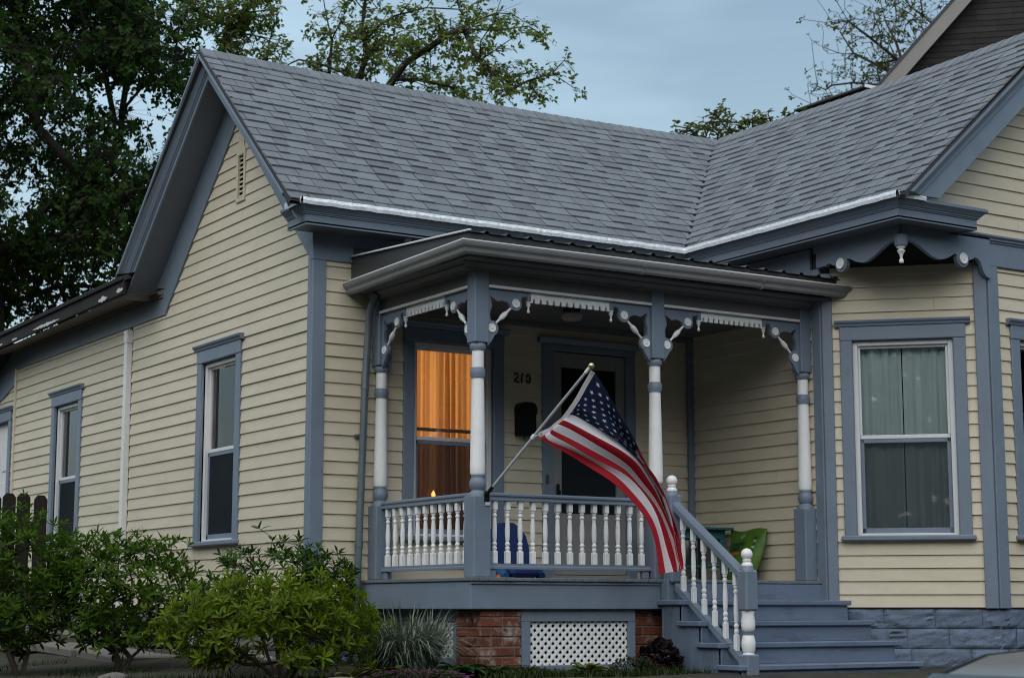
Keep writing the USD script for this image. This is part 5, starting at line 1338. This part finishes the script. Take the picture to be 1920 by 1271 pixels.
# ---------------------------------------------------------------- plants
def leaf_template(kind):
    if kind == 'lance':      # narrow, folded along the midrib, drooping tip
        v = [(0, 0, 0), (.13, .35, .035), (.0, .38, .0), (-.13, .35, .035), (.11, .68, .0), (0, .72, -.035), (-.11, .68, .0), (0, 1.0, -.13)]
        f = [(0, 1, 2), (0, 2, 3), (1, 4, 5), (1, 5, 2), (2, 5, 6), (2, 6, 3), (4, 7, 5), (5, 7, 6)]
    elif kind == 'maple':
        v = [(0, 0, 0), (.30, .12, .03), (.56, .42, -.06), (.26, .50, .03), (.0, 1.0, -.10), (-.26, .50, .03), (-.56, .42, -.06), (-.30, .12, .03), (0, .38, .0)]
        f = [(8, 0, 1), (8, 1, 2), (8, 2, 3), (8, 3, 4), (8, 4, 5), (8, 5, 6), (8, 6, 7), (8, 7, 0)]
    elif kind == 'oak':
        v = [(0, 0, 0), (.22, .42, .04), (.0, 1.0, -.05), (-.22, .42, .04), (0, .45, -.02)]
        f = [(0, 1, 4), (1, 2, 4), (2, 3, 4), (3, 0, 4)]
    else:                    # broad
        v = [(0, 0, 0), (.22, .25, .03), (0, .28, -.03), (-.22, .25, .03), (.27, .58, .02), (0, .6, -.03), (-.27, .58, .02), (.0, 1.0, -.12)]
        f = [(0, 1, 2), (0, 2, 3), (1, 4, 5), (1, 5, 2), (2, 5, 6), (2, 6, 3), (4, 7, 5), (5, 7, 6)]
    return np.array(v, float), np.array(f)
LT = {k: leaf_template(k) for k in ('lance', 'maple', 'oak', 'broad')}
def leaves(kind, P, D, Nn, size, tone, mb):
    """Leaves at P pointing along D with upper side Nn."""
    v, f = LT[kind]; n = len(P)
    D = D / (np.linalg.norm(D, axis=1, keepdims=True) + 1e-9)
    X_ = np.cross(D, Nn); X_ /= np.linalg.norm(X_, axis=1, keepdims=True) + 1e-9
    N2 = np.cross(X_, D)
    q = P[:, None] + size[:, None, None] * (v[None, :, :1] * X_[:, None] + v[None, :, 1:2] * D[:, None] + v[None, :, 2:] * N2[:, None])
    k = len(v)
    mb.add(q.reshape(-1, 3), (f[None] + (np.arange(n) * k)[:, None, None]).reshape(-1, 3), np.repeat(tone, k))
def unit(r, n):
    d = r.standard_normal((n, 3)); return d / np.linalg.norm(d, axis=1, keepdims=True)
def connect(nodes, targets, r, jitter=.12, seg=.5, up=.0, pull=.25):
    """Grow branches from existing nodes [(pos, parent)] to every target; returns nodes and the tip index of each target."""
    pos = [np.asarray(p, float) for p, _ in nodes]; par = [q for _, q in nodes]; tips = []
    base = pos[0]
    for t in targets:
        A = np.array(pos)
        d = np.linalg.norm(A - t, axis=1)
        # prefer joining lower and nearer the trunk so that limbs rise outwards
        cost = d + pull * np.linalg.norm(A - base, axis=1) + np.where(A[:, 2] > t[2] + .1, .8 * (A[:, 2] - t[2]), 0)
        i = int(np.argmin(cost)); L = d[i]; n = max(1, int(L / seg)); p0 = pos[i]; prev = i
        side = r.normal(0, jitter, 3) * L
        for k in range(1, n + 1):
            s = k / n
            q = p0 + (t - p0) * s + side * math.sin(math.pi * s) * .5 + V3(0, 0, up * L * math.sin(math.pi * s))
            if k < n: q = q + r.normal(0, .02 * seg * 3, 3)
            pos.append(q); par.append(prev); prev = len(pos) - 1
        tips.append(prev)
    return pos, par, tips
def wood(pos, par, r_tip, mb, power=2.3, rmax=None, n=5):
    k = len(pos); w = np.zeros(k)
    ch = [[] for _ in range(k)]
    for i, p in enumerate(par):
        if p is not None and p >= 0: ch[p].append(i)
    rad = np.zeros(k)
    for i in range(k - 1, -1, -1):
        rad[i] = r_tip if not ch[i] else max(r_tip, sum(rad[c] ** power for c in ch[i]) ** (1 / power) * 1.004)
    if rmax: rad = np.minimum(rad, rmax)
    start = [i for i in range(k) if par[i] is None or par[i] < 0]
    stack = [(s, None) for s in start]
    while stack:
        i, p = stack.pop()
        chain = ([p] if p is not None else []) + [i]; cur = i
        while ch[cur]:
            c = sorted(ch[cur], key=lambda q: -rad[q])
            for o in c[1:]: stack.append((o, cur))
            cur = c[0]; chain.append(cur)
        if len(chain) > 1:
            rr = [rad[j] for j in chain]
            if p is not None: rr[0] = min(rad[p], rr[1] * 1.25)
            mb.tube([pos[j] for j in chain], rr, n if max(rr) < .03 else 8)
    return rad
def tree(name, label, trunk, targets, r, leaf, lmat, per, crad, lsize, seg=.6, jitter=.1, r_tip=.008, up=.0, bark='bark', power=2.3, pull=.25, twig=True, limbs=(), drop=.25, flat=.7, group=None):
    nodes = []
    for i, p in enumerate(trunk): nodes.append((p, i - 1 if i else None))
    A = len(nodes)
    for L in limbs:
        q = np.array([n[0] for n in nodes]); j = int(np.argmin(np.linalg.norm(q - np.array(L[0]), axis=1)))
        for p in L: nodes.append((p, j)); j = len(nodes) - 1
    targets = np.asarray(targets); order = np.argsort(np.linalg.norm(targets - np.array(trunk[-1]), axis=1)) if len(limbs) == 0 else r.permutation(len(targets))
    pos, par, tips = connect(nodes, targets[order], r, jitter, seg, up, pull)
    g = grp(name, '/World', label=label, cat='tree', group=group)
    wb, lb = MB(), MB()
    # twigs and leaf rosettes round every tip
    P, D, Nn, S, T = [], [], [], [], []
    npos = len(pos)
    for ti in tips:
        c = pos[ti]
        nt = max(2, int(per / 6))
        for _ in range(nt):
            e = c + unit(r, 1)[0] * V3(1, 1, flat) * crad * r.uniform(.3, 1) - V3(0, 0, drop * crad * r.uniform(0, 1))
            if twig:
                pos.append(e); par.append(ti)
            ax = nrm(e - c + V3(0, 0, .2)); tn = r.uniform(.1, 1)
            m_ = max(3, int(r.normal(6, 1.2)))
            th = r.uniform(0, 6.28) + np.arange(m_) * 2 * np.pi / m_ + r.normal(0, .25, m_)
            a = nrm(np.cross(ax, V3(.3, .5, .8))); b = np.cross(ax, a)
            dr = np.cos(th)[:, None] * a + np.sin(th)[:, None] * b + ax * r.uniform(.0, .8, m_)[:, None] - V3(0, 0, .25)
            P.append(np.repeat(e[None], m_, 0) + r.normal(0, .02, (m_, 3))); D.append(dr)
            nn = np.repeat(ax[None], m_, 0) + V3(0, 0, .5) + r.normal(0, .3, (m_, 3)); Nn.append(nn)
            S.append(lsize * r.uniform(.65, 1.15, m_)); T.append(np.clip(tn + r.normal(0, .12, m_), 0, 1))
    wood(pos, par, r_tip, wb, power)
    leaves(leaf, np.vstack(P), np.vstack(D), np.vstack(Nn), np.concatenate(S), np.concatenate(T), lb)
    obj('trunk', wb, bark, g, smooth=60)
    obj('crown', lb, lmat, g, kind='stuff')
    return g
def at(px, py, dist):
    """World point seen dist metres away; used only to lay trees out at their real distances."""
    d = FWD + RIGHT * (px - 960) / 3330 + UP * (635.5 - py) / 3330
    return CAM + d * dist

# the big dark maple behind the gable
r = np.random.default_rng(101)
cen, T = V3(1.35, 14.6, 9.3), []
while len(T) < 500:
    d = unit(r, 1)[0] * r.uniform(.25, 1) ** .5
    p = cen + d * V3(4.0, 3.4, 5.0)
    if p[2] < 3.2: continue
    if meshkit.noise(p * .75 + 3.3, 8) < .40: continue
    T.append(p)
T = [p for p in T if not (p[0] - p[1] * .10 > 2.35 and p[2] > 7.0 and r.random() < .80)]
tree('maple_tree', 'big dense dark green maple filling the left side behind the gable', [V3(1.7, 14.9, -.1), V3(1.65, 14.85, 2.0), V3(1.5, 14.8, 4.2), V3(1.3, 14.7, 6.5)], T, r, 'broad', 'leaf_maple', 330, .75, .105, r_tip=.0022, up=.06, drop=.5)

def near_limbs(limbs, n, r, spread, skip=0.0):
    out = []
    seg = []
    for L in limbs:
        for a, b in zip(L[:-1], L[1:]): seg.append((np.array(a), np.array(b)))
    ln = np.array([np.linalg.norm(b - a) for a, b in seg]); pr = ln / ln.sum()
    for _ in range(n):
        a, b = seg[r.choice(len(seg), p=pr)]
        out.append(a + (b - a) * r.uniform(0, 1) + unit(r, 1)[0] * spread * r.uniform(.3, 1) * V3(1, 1, .8))
    return out
OAK = [[(7.06,13.20,8.03),(7.04,12.94,9.59),(7.17,12.76,10.15),(7.04,12.77,10.51),(7.05,12.70,10.88),(7.06,12.59,11.43),(7.2,12.4,12.2)],
 [(7.12,12.75,10.38),(7.15,12.25,10.53),(7.16,11.79,10.54),(7.43,11.16,10.55),(7.71,10.57,10.40)],
 [(7.17,12.51,8.18),(7.21,12.04,9.39),(7.32,11.69,9.70),(7.38,11.42,9.77),(7.47,11.12,9.85),(7.55,10.82,9.95),(7.75,10.46,10.04),(8.10,10.03,9.95),(8.44,9.58,9.96)],
 [(7.12,14.27,8.55),(7.14,14.21,10.13),(7.22,14.28,10.82),(7.18,14.45,11.32),(7.18,14.61,11.77)],
 [(7.04,13.93,10.69),(7.05,13.58,10.94),(7.04,13.25,11.19)],
 [(7.86,10.65,10.11),(7.85,10.37,9.71),(7.82,10.08,9.40),(7.91,9.72,9.09),(7.92,9.41,8.79)],
 [(8.0,10.0,9.0),(8.38,9.99,8.99),(8.55,9.75,9.10),(8.68,9.54,9.14),(8.85,9.31,9.14)],
 [(7.16,12.75,10.19),(7.45,13.00,10.46),(7.88,13.19,10.53),(8.34,13.35,10.69)],
 [(7.67,11.02,10.02),(8.26,10.97,10.41),(8.73,11.03,10.66),(9.27,11.04,10.95)],
 [(7.13,13.11,9.65),(7.00,13.44,9.96),(6.77,13.84,10.17),(6.55,14.25,10.32),(6.50,14.59,10.31)],
 [(7.41,12.22,9.57),(8.05,12.43,9.72),(8.80,12.59,9.74),(9.32,12.90,9.70)]]
r = np.random.default_rng(103)
T = near_limbs(OAK, 250, r, .54)
tree('oak_tree', 'airy young-leaved oak with dark forking limbs above the middle of the ridge', [V3(7.2, 13.2, -.1), V3(7.15, 13.25, 3.0), V3(7.1, 13.2, 6.0), V3(7.06, 13.2, 7.8)], T, r, 'broad', 'leaf_oak', 44, .31, .095, seg=.28, jitter=.16, r_tip=.0026, limbs=OAK, drop=.1, pull=.12, power=2.05)
OAK2 = [[(3.32,10.77,8.11),(3.56,10.40,9.31),(3.75,10.22,9.63),(3.78,10.15,9.95)],
 [(3.60,10.37,9.39),(3.72,9.78,9.54),(3.82,9.25,9.48)], [(3.64,10.37,9.23),(4.18,10.61,9.31),(4.68,10.89,9.30)], [(3.52,10.49,8.99),(3.71,10.11,8.75),(3.89,9.73,8.60)],
 [(3.62,10.4,9.3),(3.3,10.9,9.6),(3.1,11.2,10.0)]]
OAK2 = [[tuple(CAM + (np.array(p) - CAM) * 1.22) for p in L] for L in OAK2]
r = np.random.default_rng(104)
T = near_limbs(OAK2, 120, r, .58)
b0_ = np.array(OAK2[0][0])
tree('oak_tree', 'thin-leaved oak branches between the dark maple and the gable peak', [V3(b0_[0], b0_[1] + .2, -.1), V3(b0_[0], b0_[1] + .2, 4), b0_], T, r, 'broad', 'leaf_oak', 44, .33, .095, seg=.28, jitter=.16, r_tip=.0026, limbs=OAK2, drop=.1, pull=.12, power=2.05)
SP = [[(17.52,9.03,7.63),(17.02,8.87,9.15),(16.50,8.86,9.98),(16.01,8.88,10.51),(15.45,8.97,10.84),(14.98,9.02,11.08),(14.68,8.97,11.36)],
 [(16.74,9.09,10.08),(16.55,9.44,10.45),(16.37,9.80,10.72),(16.19,10.17,10.99),(16.11,10.44,11.48)],
 [(16.94,9.04,9.64),(16.40,9.03,9.91),(15.80,9.10,10.03),(15.21,9.17,10.00),(14.72,9.21,9.88)],
 [(16.55,9.16,10.37),(16.68,9.54,11.12),(16.82,9.94,11.68),(17.05,10.30,12.25)],
 [(16.97,8.99,9.78),(17.19,8.82,10.80),(17.06,8.94,11.43),(16.71,9.25,11.77),(16.61,9.42,12.01)],
 [(17.03,8.71,11.15),(16.50,8.65,11.35),(16.21,8.43,11.64)],
 [(16.94,9.05,9.59),(15.97,9.29,9.90),(15.14,9.53,9.73),(14.56,9.60,9.61)]]
SP = [[tuple(CAM + (np.array(p) - CAM) * 1.36) for p in L] for L in SP]
r = np.random.default_rng(105)
T = near_limbs(SP, 420, r, 1.25)
b0_ = np.array(SP[0][0])
tree('budding_tree', 'sparse budding tree with bare fine twigs beside the neighbour roof', [V3(b0_[0] + .4, b0_[1], -.2), V3(b0_[0] + .3, b0_[1], 6), b0_], T, r, 'broad', 'leaf_bud', 13, .34, .095, seg=.35, jitter=.10, r_tip=.0042, limbs=SP, up=.05, drop=0, pull=.10, power=1.95)
r = np.random.default_rng(106)
T = []
for px, py, k in ((1270, 250, 5), (1300, 243, 5), (1325, 240, 6), (1348, 222, 8), (1360, 245, 7), (1385, 240, 6), (1405, 238, 6), (1430, 228, 8), (1445, 238, 6), (1475, 226, 3), (1490, 220, 2), (1345, 265, 8), (1400, 262, 8), (1310, 268, 6)):
    for _ in range(k): T.append(at(px + r.normal(0, 7), py + r.normal(0, 9), 27 + r.normal(0, .7)))
for _ in range(40): T.append(at(r.uniform(1290, 1450), r.uniform(265, 380), 27 + r.normal(0, .7)))
tree('small_tree', 'leafy tree top just showing above the roof valley', [V3(10.3, 6.9, 0), V3(10.25, 6.8, 3), V3(10.2, 6.7, 5.8)], T, r, 'broad', 'leaf_bud', 16, .17, .105, seg=.4, r_tip=.006, drop=0)

# the tree row across the street: it shades the low sky and shows in the window panes
r = np.random.default_rng(110)
lb = MB(); P = []
for k in range(5200):
    x = r.uniform(-55, 50); y = -33 + r.normal(0, 2.0) + .006 * x * x
    if k % 3 == 0: y = r.uniform(-30, 45); x = -27 + r.normal(0, 2.0)
    top = 11.5 + 3.5 * math.sin((x + y) * .31) + 1.5 * math.sin((x - y) * .83 + 1)
    z = r.uniform(-.5, 1) * 1.0 + top * r.uniform(.02, 1) ** .95
    if meshkit.noise(np.array([(x + y) * .35, z * .35, 2.0]), 12) < .27 and z > 9.5: continue
    P.append(np.array([x, y, z]) + r.normal(0, .5, (6, 3)))
P = np.vstack(P); D = unit(r, len(P))
leaves('broad', P, D, D[:, [1, 2, 0]] + V3(0, 0, .7), r.uniform(.9, 1.6, len(P)), r.uniform(0, 1, len(P)), lb)
obj('street_trees', lb, 'leaf_maple', kind='stuff', label='row of trees across the street mirrored in the window panes', cat='trees')

# azaleas
def shrub(name, label, base, stems, cen, rad, n, lmat, size, seed, tone0=.0, group=None, skip=None):
    r = np.random.default_rng(seed)
    base = np.array(base); T = []
    while len(T) < n:
        d = unit(r, 1)[0] * r.uniform(.35, 1) ** .55; d = d * (1.18 if r.random() < .12 else 1) * (1 + .22 * (meshkit.noise(d * 2.2 + 9, seed) - .5))
        p = np.array(cen) + d * np.array(rad)
        if meshkit.noise(p * 4.2, seed) < .36: continue
        if p[2] < float(ground_z(p[0], p[1])) + .10: continue
        if p[0] > -.07 and p[1] > -.07: continue
        if p[0] > .42 and p[1] > -1.95: continue
        T.append(p)
    nodes = [(base + V3(0, 0, -.06), None)]
    for s in stems:
        j = 0; q = base
        for k in range(1, 4):
            q = base + (np.array(s) - base) * k / 3 + r.normal(0, .015, 3); nodes.append((q, j)); j = len(nodes) - 1
    T = np.array(T); T = T[np.argsort(np.linalg.norm(T - base, axis=1))]
    pos, par, tips = connect(nodes, T, r, .10, .12, .03, .35)
    g = grp(name, '/World', label=label, cat='shrub', group=group)
    wb, lb = MB(), MB(); wood(pos, par, .0026, wb, 2.2, .03)
    P, D, Nn, S, TT = [], [], [], [], []
    for ti in tips:
        c = pos[ti]; p = pos[par[ti]]; ax = nrm(nrm(c - p) * .5 + nrm(c - np.array(cen)) * .6 + V3(0, 0, .7))
        m_ = int(r.integers(6, 10)); th = r.uniform(0, 6.28) + np.arange(m_) * 2.4
        a = nrm(np.cross(ax, V3(.3, .5, .2))); b = np.cross(ax, a)
        lift = np.linspace(.15, 1.3, m_) + r.normal(0, .15, m_)
        dr = np.cos(th)[:, None] * a + np.sin(th)[:, None] * b + ax * lift[:, None]
        P.append(np.repeat(c[None], m_, 0) + ax * (np.linspace(-.012, .014, m_)[:, None])); D.append(dr)
        Nn.append(np.repeat(ax[None], m_, 0) * 1.0 - .3 * (np.cos(th)[:, None] * a + np.sin(th)[:, None] * b) + r.normal(0, .12, (m_, 3)))
        S.append(size * r.uniform(.7, 1.15, m_) * np.linspace(1.05, .75, m_)); TT.append(np.clip(tone0 + r.uniform(.2, .85) + np.linspace(-.1, .2, m_), 0, 1))
    leaves('lance', np.vstack(P), np.vstack(D), np.vstack(Nn), np.concatenate(S), np.concatenate(TT), lb)
    obj('stems', wb, 'bark_shrub', g, smooth=60)
    obj('foliage', lb, lmat, g, kind='stuff', smooth=False)
gz = lambda x, y: float(ground_z(x, y))
shrub('azalea_shrub', 'tall green azalea at the left edge before the picket fence', (-2.35, .35, gz(-2.35, .35)), [(-2.45, .35, .5), (-2.15, .45, .6), (-2.7, .3, .5)], (-2.42, .55, .80), (.64, .52, .60), 620, 'leaf_azalea', .094, 201)
shrub('azalea_shrub', 'green azalea with dark forked stems before the gable wall', (-1.62, .10, gz(-1.62, .1)), [(-1.85, .1, .5), (-1.45, .2, .55), (-1.65, .0, .6), (-1.3, .1, .4)], (-1.52, .25, .70), (.76, .56, .50), 640, 'leaf_azalea', .098, 202)
shrub('azalea_shrub', 'open dark green azalea hiding the house corner board', (-.62, -.75, gz(-.62, -.75)), [(-.8, -.7, .5), (-.45, -.75, .5), (-.6, -.6, .6)], (-.56, -.62, .70), (.72, .44, .46), 420, 'leaf_azalea_dark', .094, 203)
shrub('azalea_shrub', 'broad yellow green azalea low in front of the others', (-1.15, -1.95, gz(-1.15, -1.95)), [(-1.5, -1.9, .3), (-.8, -1.9, .35), (-1.1, -1.7, .4), (-.95, -2.0, .3)], (-1.16, -1.80, .40), (.86, .58, .42), 720, 'leaf_azalea_light', .096, 204)

# blades: ornamental grass and lawn
def blades(n, cx, cy, r, rad0, rad1, h0, h1, w, bend, nseg=5, zfn=gz, tone=(0, 1), splay=.45):
    mb = MB()
    for _ in range(n):
        th = r.uniform(0, 6.28); rr = rad0 * math.sqrt(r.uniform(0, 1)); x, y = cx + rr * math.cos(th), cy + rr * math.sin(th)
        th2 = th + r.normal(0, .6); out = V3(math.cos(th2), math.sin(th2), 0); h = r.uniform(h0, h1); b = bend * r.uniform(.3, 1.2); ww = w * r.uniform(.6, 1.2)
        s = np.linspace(0, 1, nseg + 1); side = V3(-out[1], out[0], 0)
        b = b * (.5 if r.random() < .35 else 1); p = V3(x, y, zfn(x, y)) + out * (splay * h * s + .55 * b * h * s ** 2.2)[:, None] + Z * (h * (1.15 * s - min(b, 1.05) * .85 * s ** 3.0))[:, None]
        wd = ww * np.minimum(1, np.minimum(s * 6 + .4, (1.02 - s) * 3.0)); tw = side * math.cos(.8) + Z * 0
        q = np.concatenate([p - side * wd[:, None] / 2, p + side * wd[:, None] / 2 + Z * .15 * wd[:, None]])
        k = nseg + 1; f = np.array([[i, i + 1, k + i + 1, k + i] for i in range(nseg)])
        mb.add(q, f, float(np.clip(r.uniform(*tone), 0, 1)))
    return mb
r = np.random.default_rng(301)
g = thing('ornamental_grass', 'pale striped ornamental grass clump left of the brick pier', 'plant')
obj('blades', blades(1500, .04, -1.60, r, .24, 0, .22, .60, .0125, 1.0, 8, tone=(.0, 1), splay=.24), 'leaf_grass', g, kind='stuff')
r = np.random.default_rng(302)
lawn = MB()
for k in range(9000):
    x, y = r.uniform(-4.2, -.2), r.uniform(-2.6, 1.8)
    if -1.5 < x < -.55 and y > .9: continue
    if meshkit.noise(np.array([x * 1.6, y * 1.6, 0]), 4) < .42: continue
    th = r.uniform(0, 6.28); h = r.uniform(.02, .065); o = V3(math.cos(th), math.sin(th), 0); p = V3(x, y, gz(x, y)); sd = V3(-o[1], o[0], 0) * .004
    lawn.add(np.array([p - sd, p + sd, p + o * h * .5 + Z * h]), [[0, 1, 2]], float(r.uniform(0, 1)))
for k in range(2600):
    x, y = r.uniform(.3, 2.4), r.uniform(-2.55, -1.95)
    th = r.uniform(0, 6.28); h = r.uniform(.03, .08) * (1 if meshkit.noise(np.array([x * 3, y * 3, 1]), 4) > .4 else .4); o = V3(math.cos(th), math.sin(th), 0); p = V3(x, y, gz(x, y)); sd = V3(-o[1], o[0], 0) * .005
    lawn.add(np.array([p - sd, p + sd, p + o * h * .6 + Z * h]), [[0, 1, 2]], float(r.uniform(0, 1)))
obj('grass', lawn, 'leaf_lawn', kind='stuff', label='short patchy grass and weeds along the beds', cat='grass')

def rosette(name, label, c, n, L, wd, mt, seed, arch=.6, edge=None, cat='plant'):
    r = np.random.default_rng(seed)
    g = thing(name, label, cat)
    x, y = c; z0 = gz(x, y)
    for k in range(n):
        th = k * 2.4 + r.normal(0, .2); s = .45 + .55 * (k / n); el = r.uniform(.55, 1.15) * (1.15 - .5 * s); l = L * r.uniform(.75, 1.1)
        out = V3(math.cos(th), math.sin(th), 0); side = V3(-out[1], out[0], 0)
        t = np.linspace(0, 1, 7)
        p = V3(x, y, z0 + .01) + out * (l * (t * math.cos(el) + .25 * arch * t ** 2))[:, None] + Z * (l * (t * math.sin(el) - arch * .55 * t ** 2.4))[:, None]
        prof = np.where(t < .25, .10 + t * .5, np.sin(np.pi * np.clip((t - .1) / .92, 0, 1)) ** .8) * wd * r.uniform(.8, 1.15)
        def strip(a, b, lift):
            L_ = p + side * (prof * a)[:, None] + Z * (abs(a) * prof * .45 + lift)[:, None]; R_ = p + side * (prof * b)[:, None] + Z * (abs(b) * prof * .45 + lift)[:, None]
            return np.vstack([L_, R_]), np.array([[i, i + 1, 8 + i - 1 + 1, 7 + i] for i in range(6)])
        mb = MB(); tn = float(r.uniform(.3, 1))
        for a, b in ((-1, 0), (0, 1)):
            v, f = strip(a, b, 0); mb.add(v, f, tn)
        lf = obj('leaf', mb, mt, g, smooth=50)
        if edge:
            mb = MB()
            for a, b in ((-.62, 0), (0, .62)):
                v, f = strip(a, b, .0035); mb.add(v[:], f, tn)
            obj('leaf_centre', mb, edge, g, smooth=50)
rosette('hosta', 'yellow edged hosta in front of the white lattice', (1.32, -2.22), 15, .17, .048, 'leaf_hosta', 401, edge='hosta_green')
rosette('hosta', 'yellow edged hosta between the azalea and the striped grass', (-.27, -1.98), 12, .20, .05, 'leaf_hosta', 402, edge='hosta_green')
rosette('hosta', 'cream variegated hosta half hidden under the yellow green azalea', (-.80, -2.38), 9, .17, .04, 'leaf_hosta', 405, edge='hosta_green')
rosette('broad_leaf_plant', 'dark green broad-leaved plant at the foot of the striped grass', (.25, -2.10), 34, .24, .042, 'leaf_dark', 403, arch=.9)
rosette('broad_leaf_plant', 'dark green broad-leaved plant nearest the brick pier', (.48, -2.2), 22, .17, .036, 'leaf_dark', 406, arch=.9)
def mound(name, label, c, rad, h, n, lmat, kind, size, seed, flowers=0):
    r = np.random.default_rng(seed); g = thing(name, label, 'plant')
    d = unit(r, n); d[:, 2] = np.abs(d[:, 2]); q = d * np.array([rad[0], rad[1], h]) * r.uniform(.55, 1, (n, 1)) ** .5
    P = np.array([[c[0], c[1], gz(*c)]]) + q
    lb = MB(); leaves(kind, P, d + r.normal(0, .5, (n, 3)), d + V3(0, 0, .6) + r.normal(0, .3, (n, 3)), size * r.uniform(.6, 1.2, n), r.uniform(0, 1, n), lb)
    obj('foliage', lb, lmat, g, kind='stuff')
    if flowers:
        d = unit(r, flowers); d[:, 2] = np.abs(d[:, 2]) + .25; d /= np.linalg.norm(d, axis=1, keepdims=True)
        P = np.array([[c[0], c[1], gz(*c)]]) + d * np.array([rad[0], rad[1], h]) * r.uniform(1.0, 1.2, (flowers, 1))
        pb = MB()
        for k in range(4):
            t = k * math.pi / 2; D = np.repeat(V3(math.cos(t), math.sin(t), .2)[None], flowers, 0)
            leaves('oak', P, D, np.repeat(V3(0, -.3, 1)[None], flowers, 0), np.full(flowers, .013), r.uniform(0, 1, flowers), pb)
        obj('flowers', pb, 'petal', g, kind='stuff')
mound('flower_mound', 'mat of small pink flowers under the striped grass', (-.22, -2.28), (.42, .22), .075, 1500, 'leaf_lawn', 'lance', .035, 501, 420)
mound('flower_mound', 'thin pink flowering plant right of the yellow hosta', (1.80, -2.22), (.26, .16), .13, 900, 'leaf_lawn', 'lance', .032, 502, 60)
mound('purple_leaf_plant', 'dark purple leafed plant at the foot of the stairs', (2.12, -2.12), (.17, .14), .24, 420, 'leaf_purple', 'broad', .075, 503)
mound('ground_cover', 'low bright green ground cover before the brick pier', (.72, -2.2), (.34, .18), .06, 900, 'leaf_lawn', 'broad', .03, 504)

# stones and pebbles
r = np.random.default_rng(601)
def rock(c, s, seed, mb=None, sub=2, tone=.5):
    m_ = trimesh.creation.icosphere(sub); v = m_.vertices * (1 + .35 * (meshkit.noise(m_.vertices * 1.6 + seed * 7.7, seed)[:, None] - .5)) * np.array(s)
    return (mb or MB()).add(v + np.array(c), m_.faces, tone)
for lb_, c, s in (('flat grey edging stone under the front azalea, left one', (-1.62, -2.1, -.03), (.24, .16, .06)), ('flat grey edging stone under the front azalea, right one', (-.95, -2.5, -.03), (.20, .14, .07)), ('small pale edging stone behind the front azalea', (-2.05, -.95, .0), (.13, .10, .05))):
    obj('edging_stone', rock((c[0], c[1], gz(c[0], c[1]) + c[2]), s, int(abs(c[0]) * 100), sub=3), 'boulder', smooth=50, label=lb_, cat='stone')
pb = MB()
for k in range(420):
    y = r.uniform(.3, 6.5); x = -.08 - abs(r.normal(0, .22)); s = r.uniform(.012, .038)
    rock((x, y, gz(x, y) + s * .3), (s, s * r.uniform(.7, 1.2), s * .65), k % 9, pb, 1, float(r.uniform(0, 1)))
obj('pebbles', pb, 'pebble', kind='stuff', label='loose pale stones along the foot of the gable wall', cat='gravel')
print('triangles', sum(1 for _ in stage.Traverse()))
